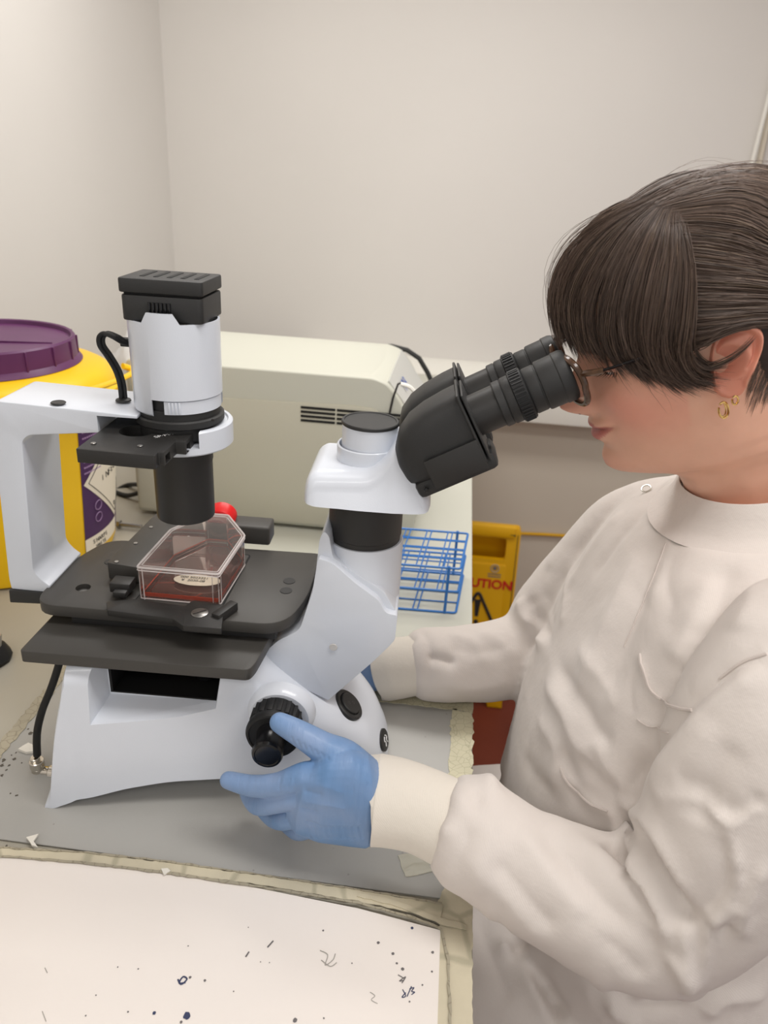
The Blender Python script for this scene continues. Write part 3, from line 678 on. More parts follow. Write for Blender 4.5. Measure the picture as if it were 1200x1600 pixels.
# base cable and angle connector (top-level pieces plug into the microscope but move with it: parts)
cb = [q(98, 1015, -.045), q(90, 1045, -.048), q(80, 1075, -.052), q(66, 1110, -.055), q(58, 1145, -.056), q(58, 1180, -.057)]
pw = G().add(*tube(smooth_path(cb, 8), .0030, 12)).obj('power_cable', 'rubber', mic)
c = np.array(q(60, 1204, -.058))
con = G().add(*cyl(c+np.array([0, 0, .004]), .0058, .007)).add(*cyl(c+np.array([0, 0, -.0055]), .0052, .010)).add(*cyl(c+np.array([0, 0, -.0005]), .0044, .021, (1, 0, 0))).add(*cyl(c+np.array([.009, 0, -.0005]), .0056, .005, (1, 0, 0))).add(*cyl(c+np.array([-.001, 0, .010]), .0038, .004)).obj('angle_connector', 'chrome', pw)
g = G()
for k in range(24):
    a = 2*math.pi*k/24; g.add(*tube([c+np.array([.010, .0056*math.cos(a), .0056*math.sin(a)-.0005]), c+np.array([.0135, .0056*math.cos(a), .0056*math.sin(a)-.0005])], .00035, 4))
g.obj('knurl', 'chrome', pw)

# ---------------------------------------------------------------- culture flask
def clear_mat(name, col=(252, 250, 248), ior=1.12, rough=.03):
    m = bpy.data.materials.new(name); m.use_nodes = True; nt = m.node_tree; nt.nodes.remove(nt.nodes['Principled BSDF'])
    out = nt.nodes['Material Output']; t = nt.nodes.new('ShaderNodeBsdfTransparent'); t.inputs[0].default_value = (*lin(col), 1)
    gl = nt.nodes.new('ShaderNodeBsdfGlossy'); gl.inputs['Roughness'].default_value = rough; gl.inputs['Color'].default_value = (1, 1, 1, 1)
    df = nt.nodes.new('ShaderNodeBsdfDiffuse'); df.inputs['Color'].default_value = (.9, .88, .87, 1)
    lw = nt.nodes.new('ShaderNodeFresnel'); lw.inputs['IOR'].default_value = 1.45
    mx = nt.nodes.new('ShaderNodeMixShader'); m2 = nt.nodes.new('ShaderNodeMixShader'); m2.inputs[0].default_value = .03
    L = nt.links; L.new(lw.outputs[0], mx.inputs[0]); L.new(t.outputs[0], mx.inputs[1]); L.new(gl.outputs[0], mx.inputs[2])
    L.new(mx.outputs[0], m2.inputs[1]); L.new(df.outputs[0], m2.inputs[2]); L.new(m2.outputs[0], out.inputs['Surface'])
    return m
M['clear'] = clear_mat('clear_polystyrene')
def rim_mat(name, col, a):
    m = mat(name, col, .12, alpha=a); return m
M['rim'] = rim_mat('polystyrene_edge', (240, 232, 230), .5)
M['neck_clear'] = rim_mat('neck_polystyrene', (238, 196, 190), .3)
M['medium'] = mat('orange_medium', (226, 120, 90), .08, alpha=.05)
M['medium_line'] = mat('orange_meniscus', (220, 84, 50), .15, alpha=.75)
fl = thing('culture_flask', 'clear plastic cell culture flask with red cap and shallow orange liquid on the stage', 'flask', (-.19, .01, sz+.001))
z0, z1 = sz+.0012, sz+.0285
fo = [(-.2205, -.0325), (-.1595, -.0335), (-.1555, .031), (-.178, .066), (-.196, .066), (-.2165, .031)]
fo = round_poly(fo, .0022, 3)
def inset(poly, k):
    c = np.mean(poly, 0); return [tuple(c+(np.array(p)-c)*k) for p in poly]
def walls(po, pi, za, zb): return loft([[(x, y, za) for x, y in po], [(x, y, zb) for x, y in pi]], cap=False)
g = G(); g.add(*loft([[(x, y, z0) for x, y in fo], [(x, y, z1) for x, y in inset(fo, 1.012)]]))
g.add(*loft([[(x, y, z0+.0012) for x, y in inset(fo, .955)], [(x, y, z1-.0012) for x, y in inset(fo, .965)]]))
g.obj('flask_body', 'clear', fl)
for zz, rr, kk in ((z1, .0009, 1.012), (z1-.0022, .0005, 1.018), (z0+.0006, .0006, 1.0)):
    G().add(*tube([(x, y, zz) for x, y in inset(fo, kk)], rr, 6, closed=True)).obj('moulded_rim', 'rim', fl)
G().add(*tube([(x, y, z1-.0003) for x, y in inset(fo, .945)], .0005, 6, closed=True)).obj('moulded_rim', 'rim', fl)
g = G()
for x, y in ((-.2200, -.0320), (-.2170, -.0330), (-.1600, -.0328), (-.1645, -.0330), (-.1592, -.029), (-.1557, .030), (-.2163, .030), (-.178, .0655), (-.196, .0655)):
    g.add(*tube([(x, y, z0), (x, y, z1)], .00045, 5))
g.obj('corner_edge', 'rim', fl)
G().add(*prism(inset(fo, .95), z0+.0014, z0+.0042, 'xy')).obj('growth_medium', 'medium', fl)
G().add(*tube([(x, y, z0+.0042) for x, y in inset(fo, .955)], .0005, 5, closed=True)).obj('liquid_line', 'medium_line', fl)
G().add(*walls(inset(fo, .965), inset(fo, .965), z0+.0016, z0+.0040)).obj('medium_edge', 'medium_line', fl)
capdir = np.array([.0, .96, .28]); ncb = np.array([-.187, .064, z0+.0150])
nk = G().add(*lathe([(.0100, 0), (.0092, .006), (.0088, .012)], ncb, capdir, 40, caps=False)).obj('neck', 'neck_clear', fl)
cap = G().add(*lathe([(.0108, 0), (.0118, .0004), (.0122, .001), (.0122, .0128), (.0112, .0142), (.0, .0146)], ncb+capdir/np.linalg.norm(capdir)*.0085, capdir, 60)).obj('screw_cap', 'red_cap', fl)
# oval label in the floor of the flask
c = np.array([-.1845, -.0065]); ov = [(c[0]+.0185*math.cos(a), c[1]+.0085*math.sin(a)) for a in np.linspace(0, 2*math.pi, 40, endpoint=False)]
lb = G().add(*prism(ov, z0+.0044, z0+.0046, 'xy')).obj('oval_label', 'label_white', fl, smooth=False)
text('label_print', '000 5023321', .0042, (-.1985, -.0050, z0+.0048), (1, 0, 0), (0, 1, 0), 'ink', lb, bold=.01)
text('label_print', '¥  2030-08', .0042, (-.1965, -.0095, z0+.0048), (1, 0, 0), (0, 1, 0), 'ink', lb, bold=.01)

# ---------------------------------------------------------------- background bench equipment (world frame)
frame = WORLD
mc = thing('bench_analyser', 'cream boxy bench instrument with side vents and a sloping front panel, behind the microscope', 'machine', (-.24, 1.03, .004))
Y0, Y1 = .912, 1.125
prof = [(-.426, .006), (-.036, .006), (-.030, .05), (-.028, .10), (-.034, .135), (-.048, .170), (-.066, .200), (-.082, .218), (-.100, .224), (-.426, .224)]
G().add(*prism(round_poly(prof, [.004, .004, .01, .02, .02, .02, .01, .006, .006, .01]), Y0, Y1, 'xz', .004, 3)).obj('casing', 'machine', mc)
# crown of the lid
rings = []
for i in range(9):
    t = i/8; y = Y0+.002+(Y1-Y0-.004)*t; h = .221+.007*math.sin(math.pi*min(1, t*1.0))**.6
    rings.append([(-.424, y, .215), (-.424, y, h), (-.30, y, h+.0015), (-.18, y, h+.0015), (-.105, y, h), (-.085, y, .214)])
G().add(*loft(rings)).obj('lid', 'machine', mc, angle=60)
sp = qw = [wY(x, y, Y0-.001) for x, y in ((345, 622), (470, 629), (560, 634), (590, 640), (604, 662), (610, 720), (612, 830), (345, 812))]
poly = [(-.422, .180)]+[(p[0], p[2]) for p in sp[1:5]]+[(sp[5][0], sp[5][2]), (-.062, .012), (-.422, .012)]
G().add(*prism(round_poly(poly, [.004, .001, .01, .01, .01, .01, .006, .004]), Y0-.004, Y0+.004, 'xz', .0012)).obj('side_panel', 'machine_side', mc)
G().add(*tube([wY(x, y, Y0-.001) for x, y in ((630, 598), (622, 600), (614, 622), (609, 645))], .0015, 6)).obj('seam', 'ink', mc)
lipp = smooth_path([wY(x, y, Y0-.003) for x, y in ((626, 600), (642, 606), (656, 626), (668, 654), (676, 690))], 5)
G().add(*tube(lipp, .004, 8, flat=.7)).obj('front_lip', 'trunking', mc)
# control panel on the sloping front
fp = [np.array(v) for v in ((-.083, 0, .2175), (-.046, 0, .166))]
n_ = np.array([.78, 0, .62]); a_, b_ = fp
pan_ = []
for y in (Y0+.012, Y1-.012):
    pan_.append([a_+np.array([0, y, 0])+n_*.003, b_+np.array([0, y, 0])+n_*.0045])
V = [pan_[0][0], pan_[0][1], pan_[1][1], pan_[1][0]]; V += [v-n_*.008 for v in V]
G().add(V, [(0, 1, 2, 3), (7, 6, 5, 4), (0, 4, 5, 1), (1, 5, 6, 2), (2, 6, 7, 3), (3, 7, 4, 0)]).obj('control_panel', mat('panel_grey', (196, 196, 190), .4), mc)
o = (a_+b_)/2+np.array([0, Y0+.06, 0])+n_*.006; text('panel_print', 'P·B', .022, o, (0, 1, 0), b_-a_ if False else a_-b_, mat('panel_blue_print', (62, 88, 160), .5), mc, bold=.03)
G().add(*tube([wY(x, y, Y1+.02) for x, y in ((590, 543), (612, 541), (636, 547), (655, 560), (668, 582), (676, 600))], .0038, 8)).obj('hinge_seal', 'black_matte', mc)
g = G()
for r_ in range(4):
    for c_ in range(3 if r_ else 3):
        x0 = -.192+c_*.0475+(.0 if r_ else 0)
        zz = .1795-r_*.0058
        a = wY(472, 634+r_*6.5, Y0-.004)
        g.add(*box2(x0, x0+.0455, Y0-.0052, Y0-.0030, zz-.0016, zz+.0016, .0006))
g.obj('vent_slot', 'dark_hole', mc)
g = G()
for x in (-.40, -.07):
    for y in (Y0+.02, Y1-.02): g.add(*cyl((x, y, .0012), .01, .006))
g.obj('rubber_foot', 'rubber', mc)

# sharps bin
bcx, bcy = -.537, .79
bn = thing('sharps_bin', 'large round yellow clinical waste bin with purple lid and warning label', 'bin', (bcx, bcy, .0009))
G().add(*lathe([(.110, .001), (.118, .004), (.121, .012), (.128, .10), (.135, .205), (.137, .212), (.130, .214)], (bcx, bcy, 0), seg=96)).obj('bin_body', 'yellow', bn)
lid = G().add(*lathe([(.141, .203), (.1465, .204), (.148, .208), (.1465, .214), (.141, .216), (.139, .221), (.134, .230), (.125, .235), (.112, .2385), (.102, .241), (.060, .241)], (bcx, bcy, 0), seg=96)).obj('bin_lid', 'yellow', bn)
g = G()
for k in range(24):
    a = 2*math.pi*k/24; g.add(*box((bcx+.1475*math.cos(a), bcy+.1475*math.sin(a), .2085), (.0025, .018, .006), .0008, rz=a))
g.obj('lid_clip', 'yellow', lid)
pl = G().add(*lathe([(.104, .239), (.1055, .241), (.1025, .245), (.1005, .247), (.0995, .267), (.0975, .269), (.095, .268), (.094, .2635), (.030, .2625), (0, .2625)], (bcx, bcy, 0), seg=96)).obj('purple_lid', 'purple', bn)
for k in range(18):
    a = 2*math.pi*k/18+.12; G().add(*box((bcx+.1003*math.cos(a), bcy+.1003*math.sin(a), .256), (.0030, .0022, .022), .0006, rz=a)).obj('lid_rib', 'purple', pl)
g = G(); g.add(*box((bcx+.02, bcy-.035, .2635), (.002, .06, .002), .0005, rz=.3)); g.add(*box((bcx+.03, bcy, .2635), (.10, .002, .002), .0005, rz=.2))
g.obj('moulded_cross', 'purple', pl)
hp_ = [(bcx+.151*math.cos(a), bcy+.151*math.sin(a), .214-.012*math.sin((a+2.2)/2.6*math.pi)) for a in np.linspace(-2.2, .4, 30)]
hp_ = smooth_path([wY(-20, 626, bcy-.150), wY(60, 624, bcy-.145), wY(130, 612, bcy-.10), wY(180, 596, bcy-.03), wY(207, 583, bcy+.02), wY(206, 577, bcy+.05), wY(192, 572, bcy+.04)], 8)
G().add(*tube(hp_, .0042, 10, flat=.7)).obj('carry_handle', 'yellow', bn)
# wraparound label (a thin curved patch)
def patch(name, a0, a1, za, zb, m_, off, parent, na=24, nz=8, shape=None):
    V = []; Fc = []
    for i in range(nz+1):
        t = i/nz
        for k in range(na+1):
            s = k/na
            if shape: aa, zz = shape(s, t)
            else: aa, zz = a0+(a1-a0)*s, za+(zb-za)*t
            r = float(np.interp(zz, [.012, .10, .205], [.121, .128, .135]))+off
            V.append((bcx+r*math.cos(aa), bcy+r*math.sin(aa), zz))
    for i in range(nz):
        for k in range(na): Fc.append((i*(na+1)+k, i*(na+1)+k+1, (i+1)*(na+1)+k+1, (i+1)*(na+1)+k))
    return G().add(V, Fc).obj(name, m_, parent)
A0 = -.34; A1 = .85
lbp = patch('bin_label', A0, A1, .022, .200, 'label_purple', .0006, bn)
patch('label_panel', A0, A1, .184, .200, 'label_white', .0010, lbp, 24, 2)
patch('label_panel', A0, A0+.62, .020, .040, 'label_white', .0010, lbp, 12, 2)
dc, dz = .24, .112
def diam(rw, rh): 
    def f(s, t):
        # diamond: u,v in -1..1 rotated square
        u, v = 2*s-1, 2*t-1; return dc+(u+v)/2*rw, dz+(v-u)/2*rh
    return f
patch('warning_diamond', 0, 0, 0, 0, 'label_white', .0012, lbp, 12, 12, diam(.56, .070))
def ring_line(rw, rh, m_, off, w):
    g = G(); P = []
    for u, v in ((1, 0), (0, 1), (-1, 0), (0, -1)): P.append((u, v))
    pts = []
    for i in range(4):
        a, b = np.array(P[i]), np.array(P[(i+1) % 4])
        for k in range(8): c = a+(b-a)*k/8; pts.append(c)
    path = []
    for u, v in pts:
        aa, zz = dc+u*rw, dz+v*rh; r = float(np.interp(zz, [.012, .10, .205], [.121, .128, .135]))+off; path.append((bcx+r*math.cos(aa), bcy+r*math.sin(aa), zz))
    return G().add(*tube(path, w, 4, closed=True)).obj('diamond_border', m_, lbp)
ring_line(.50, .0625, 'ink', .0013, .0005)
def on_bin(a, z, off=.0016): 
    r = float(np.interp(z, [.012, .10, .205], [.121, .128, .135]))+off; return (bcx+r*math.cos(a), bcy+r*math.sin(a), z)
def bin_text(s, size, a, z, m_, dzs=0, bold=.015):
    for i, ch in enumerate(s):
        if ch == ' ': continue
        aa = a+i*size*.72/.13; text('label_lettering', ch, size, on_bin(aa, z+i*dzs), (-math.sin(aa), math.cos(aa), 0), (0, 0, 1), m_, lbp, bold=bold)
bin_text('INFECTIOUS', .0115, dc-.30, .106, 'ink', .0006)
bin_text('6', .014, dc-.04, .058, 'ink')
bin_text('PLEASE', .011, A0+.62, .187, 'ink')
bin_text('SHARPS', .0075, A0+.10, .030, 'ink'); bin_text('WASTE', .0065, A0+.14, .022, 'ink')
for r_ in range(8):
    g = G(); n = 10
    for k in range(n-(r_ % 3)): 
        a = A0+.05+k*.026; g.add(*box(on_bin(a, .176-r_*.0072, .0009), (.0006, .0025, .0018), rz=a))
    g.obj('small_print', 'ink_lilac', lbp, smooth=False)
# biohazard-like trefoil rings and small hand symbol outlines
for k in range(3):
    a = math.pi/2+k*2*math.pi/3; cc = (dc+.045*math.cos(a), .150+.006*math.sin(a))
    g = G().add(*tube([on_bin(cc[0]+.055*math.cos(t), cc[1]+.0072*math.sin(t)) for t in np.linspace(.3+a, a+5.9, 18)], .0008, 4)); g.obj('trefoil_mark', 'ink', lbp)
for k in range(2):
    g = G().add(*tube([on_bin(A0+.20+.05*math.cos(t), .062+k*.016+.006*math.sin(t)) for t in np.linspace(0, 6.28, 16)], .0005, 4, closed=False)); g.obj('symbol_mark', 'ink_lilac', lbp)
# white packet behind bin, cable, bolt, plug
def blob(c, s, seed, n=18, m_=12, amp=.12):
    rd = random.Random(seed); V = []; ph = [rd.uniform(0, 6) for _ in range(6)]
    for i in range(m_+1):
        t = math.pi*i/m_
        for k in range(n):
            a = 2*math.pi*k/n; r = 1+amp*(math.sin(3*a+ph[0]+2*t)+.6*math.sin(5*a+ph[1]-3*t)+.5*math.sin(7*t+ph[2]+a))
            sn = math.copysign(abs(math.sin(t))**.6, math.sin(t)); V.append((c[0]+s[0]*r*sn*math.cos(a), c[1]+s[1]*r*sn*math.sin(a), c[2]+s[2]*r*math.cos(t)))
    Fc = [(i*n+k, i*n+(k+1) % n, (i+1)*n+(k+1) % n, (i+1)*n+k) for i in range(m_) for k in range(n)]
    return V, Fc
tag(G().add(*blob((-.50, 1.15, .108), (.055, .05, .092), 4)).obj('plastic_bag', mat('white_bag', (224, 224, 224), .35, bump=.4, bscale=40)), 'crumpled white plastic bag standing behind the yellow bin', 'bag')
cbp = smooth_path([wY(180, 768, .99), wY(200, 758, 1.0), wY(225, 758, .98), wY(262, 764, .97)], 6); cb2 = smooth_path([wY(182, 770, .97), wY(200, 774, .96), (wY(225, 768, .95)), wY(262, 760, .94)], 6)
tag(G().add(*tube(cbp[::-1]+cb2[1:], .0035, 8)).obj('mains_cable', 'rubber'), 'looped black mains cable between the yellow bin and the cream instrument', 'cable')
c = wZ(204, 822, .006); bo = G().add(*cyl((c[0]-.014, c[1], .0072), .0030, .030, (1, 0, .0))).add(*lathe([(.0060, 0), (.0060, .004)], (c[0]-.018, c[1], .0072), (1, 0, 0), 6)).obj('steel_bolt', 'steel')
tag(bo, 'steel hex bolt lying on the bench between bin and stage', 'bolt')
c = wZ(-6, 1022, .008); 
pl_ = thing('black_plug', 'black rubber plug with a metal pin at the left edge of the bench', 'plug', (c[0]-.004, c[1], 0.001))
G().add(*lathe([(.018, 0), (.019, .006), (.013, .016), (.0085, .020)], (c[0]-.006, c[1], .0012), (.15, 0, 1), 12)).obj('plug_body', 'rubber', pl_)
G().add(*cyl((c[0]+.002, c[1], .018), .0045, .014, (.2, 0, 1))).obj('metal_pin', 'steel', pl_)

# blue wire test-tube rack
frame = FR
rk = thing('test_tube_rack', 'blue coated wire test tube rack standing on the bench behind the column', 'rack', (-.02, .28, .0009))
wr = .00115
def corner(px, py, z): return np.array(qz(px, py, z))
NR, FRr = corner(712, 958, .002), corner(724, 898, .002)
ux = np.array([1, 0, 0.]); vy = (FRr-NR); vy[2] = 0
LEN = .155; vv = vy
H3 = [.0022, .0305, .0605]
c0 = NR.copy(); c0[2] = 0
for zi, z in enumerate(H3):
    P = [c0-ux*LEN, c0, c0+vv, c0+vv-ux*LEN]; P = [np.array([p[0], p[1], z]) for p in P]
    rp = [np.array([a, b, z]) for a, b in round_poly([(p[0], p[1]) for p in P], .004, 4)]
    G().add(*tube(rp, wr*1.25, 8, closed=True)).obj('tier_frame', 'blue_wire', rk)
    for k in range(1, 4):
        a, b = P[0]+(P[3]-P[0])*k/4, P[1]+(P[2]-P[1])*k/4
        for dd in ((-.0014, .0014) if zi == 2 else (0,)):
            G().add(*tube([a+vv/np.linalg.norm(vv)*dd, b+vv/np.linalg.norm(vv)*dd], wr*.75, 6)).obj('long_wire', 'blue_wire', rk)
    for k in range(1, 6):
        if zi == 0 and k % 2: continue
        for dd in (-.0028, .0028):
            a = P[1]-ux*(LEN*k/6-.0+dd)+ux*.004; b = a+(P[2]-P[1]); G().add(*tube([a, b], wr*.7, 6)).obj('cross_wire', 'blue_wire', rk)
for cx_ in (.013, LEN-.013):
    for t in (0, 1):
        a = c0-ux*cx_+vv*t; G().add(*tube([a+np.array([0, 0, .001]), a+np.array([0, 0, .0625])], wr*1.5, 8)).obj('upright', 'blue_wire', rk)

# wet-floor sign standing on the red floor
frame = WORLD
SY0 = 1.47; sg = thing('caution_sign', 'yellow plastic A-frame caution sign standing on the red floor', 'sign', (.13, 1.52, FZ))
def sgp(px, py): 
    # sign face leans back slightly: plane through the foot line and the top
    r = ray(px, py); k = .10; t = (SY0+k*(HC-FZ))/(r[1]-k*r[2]); p = OC+r*t; return p
def face_poly(pp): return [sgp(a, b) for a, b in pp]
bx_ = [(655, 800), (800, 815), (815, 822), (817, 835), (808, 1106), (770, 1100), (768, 1070), (640, 1055), (648, 815)]
nf = np.array([0, -1, .10]); nf /= np.linalg.norm(nf)
top = sgp(815, 825); botr = sgp(806, 1108); W_ = .165
zt_, zb_ = top[2], FZ+.001
def L2(u, z, off=0): # u metres(units) from the right edge leftwards
    return np.array([top[0]+(zt_-z)*.02-u, SY0+.10*(z-FZ), z])+nf*off
def slab_uz(poly, off0, off1, m_, name, parent, bev=.0015):
    A = [L2(u, z, off0) for u, z in poly]; B = [L2(u, z, off1) for u, z in poly]; n = len(poly)
    bm = bmesh.new(); a = [bm.verts.new(v) for v in A]; b = [bm.verts.new(v) for v in B]; bm.faces.new(a); bm.faces.new(b[::-1])
    for i in range(n): bm.faces.new((a[i], a[(i+1) % n], b[(i+1) % n], b[i]))
    bmesh.ops.recalc_face_normals(bm, faces=bm.faces); bevel(bm, bev, 2); bmesh.ops.triangulate(bm, faces=[f for f in bm.faces if len(f.verts) > 4])
    return G().add(*bm_out(bm)).obj(name, m_, parent)
z1_ = zt_; 
def zz_(py): return L2(0, sgp(812, py)[2])[2]
body = slab_uz(round_poly([(0, zb_), (0, z1_), (W_, z1_), (W_, zb_), (W_-.035, zb_), (W_-.04, zb_+.02), (.04, zb_+.02), (.035, zb_)], [.002, .012, .012, .002, .002, .004, .004, .002]), -.010, .004, 'yellow_dark', 'sign_leaf', sg, .003)
hz0, hz1 = zz_(877), zz_(843)
hc = [(.030, hz0), (.030, hz1), (W_-.030, hz1), (W_-.030, hz0)]
A = [L2(u, z, -.05) for u, z in round_poly(hc, .008)]; B = [L2(u, z, .05) for u, z in round_poly(hc, .008)]
cut(body, loft([A, B]))
slab_uz(round_poly([(.012, hz1+.002), (.012, z1_+.002), (W_-.012, z1_+.002), (W_-.012, hz1+.002)], .006), -.012, .009, 'yellow_dark', 'grip', sg, .005)
slab_uz(round_poly([(.026, zb_+.05), (.026, zz_(884)), (W_-.026, zz_(884)), (W_-.026, zb_+.05)], .006), .003, .0055, 'yellow_dark', 'sign_panel', sg, .001)
A = [L2(u, z, -.022)-np.array([0, -.0, 0]) for u, z in [(0, z1_-.01)]]
# back leaf
def L3(u, z, off=0): return np.array([top[0]+(zt_-z)*.02-u, SY0+.10*(zt_-FZ)+.014+(zt_-z)*.35, z])+np.array([0, -off, 0])
n8 = round_poly([(0, zb_), (0, z1_), (W_, z1_), (W_, zb_)], .01)
G().add(*loft([[L3(u, z) for u, z in n8], [L3(u, z, .01) for u, z in n8]])).obj('rear_leaf', 'yellow_dark', sg)
G().add(*tube([L2(.006, zz_(836), .004), L2(.006, zz_(1000), .004)], .0012, 5)).obj('edge_seam', 'ink', sg)
G().add(*box(tuple(L2(.018, zz_(836), .006)), (.012, .006, .004))).obj('hinge_clip', 'ink', sg)
U0 = top[0]-W_+.026
def sign_text(s, size, u, z, m_, bold=0): return text('sign_lettering', s, size, L2(u, z, .0062), (1, 0, 0), (0, .1, 1), m_, sg, bold=bold)
zc = zz_(922); t_ = sign_text('CAUTION', .0305, .1450, zc, 'ink_red', .035)
t_.name = 'caution_lettering'
def stroke(pts, w, name, m_='ink', closed=False):
    P = [L2(u, z, .0064) for u, z in pts]; return G().add(*tube(P, w, 6, closed=closed, flat=1)).obj(name, m_, sg)
za_, zb2 = zz_(928), zz_(1010)
ca = W_/2-.0
stroke(round_poly([(ca-.068, zb2), (ca, za_), (ca+.068, zb2)], .012), .0038, 'triangle_outline', closed=True)
slab_uz([(ca-.004, za_-.065), (ca-.0075, za_-.022), (ca+.0075, za_-.022), (ca+.004, za_-.065)], .0055, .0068, 'ink', 'exclamation_bar', sg, 0)
slab_uz([(ca+.0055*math.cos(a), za_-.079+.0055*math.sin(a)) for a in np.linspace(0, 6.28, 14, endpoint=False)], .0055, .0068, 'ink', 'exclamation_dot', sg, 0)
ec = (W_-.1145, zz_(884)-.010)
stroke([(ec[0]+.009*math.cos(a), ec[1]+.009*math.sin(a)) for a in np.linspace(0, 6.28, 20, endpoint=False)], .0011, 'emblem_ring', 'pencil', True)
slab_uz([(ec[0]+.005*math.cos(a), ec[1]+.005*math.sin(a)) for a in np.linspace(0, 6.28, 6, endpoint=False)], .0055, .0064, 'spot', 'emblem_core', sg, 0)
for k in range(2): slab_uz([(ec[0]-.015, ec[1]-.016-k*.006), (ec[0]-.015, ec[1]-.0135-k*.006), (ec[0]+.015, ec[1]-.0135-k*.006), (ec[0]+.015, ec[1]-.016-k*.006)], .0055, .0062, 'spot', 'emblem_line', sg, 0)
frame = FR
frame = WORLD
c = wZ(812, 1140, FZ+.03)
cs = thing('chair_castor', 'black castor and foot of a chair on the red floor, half hidden by the coat', 'castor', (c[0], c[1], FZ))
G().add(*cyl((c[0]-.010, c[1], FZ+.0305), .030, .018, (1, 0, 0), .003)).obj('wheel', 'rubber', cs)
G().add(*cyl((c[0]+.016, c[1], FZ+.0305), .030, .018, (1, 0, 0), .003)).obj('wheel', 'rubber', cs)
G().add(*box((c[0]+.012, c[1], FZ+.055), (.024, .03, .022), .006)).obj('fork', 'black_matte', cs)
G().add(*tube([(c[0]+.012, c[1], FZ+.075), (c[0]+.20, c[1]+.04, FZ+.095)], [.012, .020], 12)).obj('foot_spoke', 'black_matte', cs)
frame = FR

# ---------------------------------------------------------------- the woman at the eyepieces
frame = FR
person = thing('person', 'woman in a white lab coat and blue gloves leaning to the eyepieces, brown hair, glasses', 'person', (.24, 0, FZ))
HX, HZ, HP = .1555, .3686, math.radians(23)
cP, sP = math.cos(HP), math.sin(HP)
def H(f, l, u): return np.array([HX-(f*cP+u*sP)/1300, -l/1300, HZ+(-f*sP+u*cP)/1300])
def Hinv(p):
    dx, dz = (p[0]-HX)*1300, (p[2]-HZ)*1300
    return np.array([-dx*cP-dz*sP, -p[1]*1300, -dx*sP+dz*cP])
def Ldir(f, l, u): return np.array([-(f*cP+u*sP), -l, -f*sP+u*cP])

def skin_mat():
    m = mat('skin', (226, 176, 150), .48, sss=.12, bump=.04, bscale=900)
    nt = m.node_tree; b = nt.nodes['Principled BSDF']; at = nt.nodes.new('ShaderNodeAttribute'); at.attribute_name = 'tint'
    n = nt.nodes.new('ShaderNodeTexNoise'); n.inputs['Scale'].default_value = 60; n.inputs['Detail'].default_value = 5
    mx = nt.nodes.new('ShaderNodeMix'); mx.data_type = 'RGBA'; mx.blend_type = 'MULTIPLY'
    r = nt.nodes.new('ShaderNodeValToRGB'); r.color_ramp.elements[0].color = (.90, .86, .84, 1); r.color_ramp.elements[1].color = (1.05, 1.03, 1.02, 1)
    tc = [x for x in nt.nodes if x.type == 'TEX_COORD'][0]; mx.inputs[0].default_value = 1
    L = nt.links; L.new(tc.outputs['Object'], n.inputs['Vector']); L.new(n.outputs['Fac'], r.inputs['Fac'])
    L.new(at.outputs['Color'], mx.inputs[6]); L.new(r.outputs['Color'], mx.inputs[7]); L.new(mx.outputs[2], b.inputs['Base Color'])
    return m
M['skin'] = skin_mat()

# head slices: u, front f, (fA,lA), (fB,lB), (fC,lC), (fD,lD), back f   (millimetres from the ear canal)
HT = [(-175, 30, 24, 26, 6, 42, -20, 50, -52, 42, -88), (-140, 30, 24, 24, 8, 38, -18, 46, -52, 40, -86), (-118, 33, 27, 24, 12, 37, -12, 46, -52, 40, -83), (-106, 42, 36, 23, 18, 37, -8, 47, -51, 42, -81),
      (-99, 60, 50, 22, 28, 37, -4, 49, -50, 44, -80), (-95, 76, 63, 21, 36, 38, -2, 51, -50, 44, -78), (-90, 88, 73, 21, 40, 41, 0, 54, -50, 45, -76), (-82, 94.5, 79, 23, 44, 45, 1, 57, -50, 45, -75), (-74, 95.5, 80, 25, 45, 48, 2, 60, -50, 46, -73),
      (-62, 93, 80, 28, 48, 52, 3, 63, -51, 46, -72), (-45, 94.5, 82, 30, 51, 56, 5, 66, -53, 47, -72), (-30, 95, 83, 32, 53, 60, 5, 68, -56, 48, -74), (-15, 92, 83, 34, 55, 63, 3, 70, -60, 50, -78), (5, 90, 81, 36, 53, 65, 0, 73, -65, 52, -85),
      (20, 90, 80.5, 38, 52, 63.5, 0, 75, -68, 54, -92), (32, 94, 83, 40, 51, 65, -5, 76, -72, 54, -96), (50, 93, 82, 40, 46, 66, -10, 77, -74, 54, -100), (75, 88, 76, 40, 36, 67, -15, 75, -69, 51, -95), (100, 75, 62, 38, 24, 62, -20, 68, -61, 45, -85),
      (114, 56, 45, 32, 14, 48, -20, 54, -50, 37, -69), (122, 32, 23, 22, 3, 32, -18, 36, -38, 25, -50), (126.5, 4, 0, 7, -8, 10, -14, 11, -20, 8, -24)]
NH = 168
def slice_pts(u):
    v = sinterp(HT, u); P = [(v[0], 0)]+[(v[1+2*i], v[2+2*i]) for i in range(4)]+[(v[9], 0)]
    P = P+[(a, -b) for a, b in P[1:5][::-1]]
    sp = smooth_path([(a, b, 0) for a, b in P], 14, True); sp = np.array(sp)[:, :2]
    d = np.r_[0, np.cumsum(np.linalg.norm(np.diff(np.vstack([sp, sp[:1]]), axis=0), axis=1))]
    spc = np.vstack([sp, sp[:1]])
    # denser sampling at the face
    w = np.interp(d, d, d); s = np.linspace(0, 1, NH, endpoint=False); s = s-.105*np.sin(2*math.pi*s)
    return np.stack([np.interp(s*d[-1], d, spc[:, 0]), np.interp(s*d[-1], d, spc[:, 1])], 1)
def g2(x, s): return math.exp(-(x/s)**2)
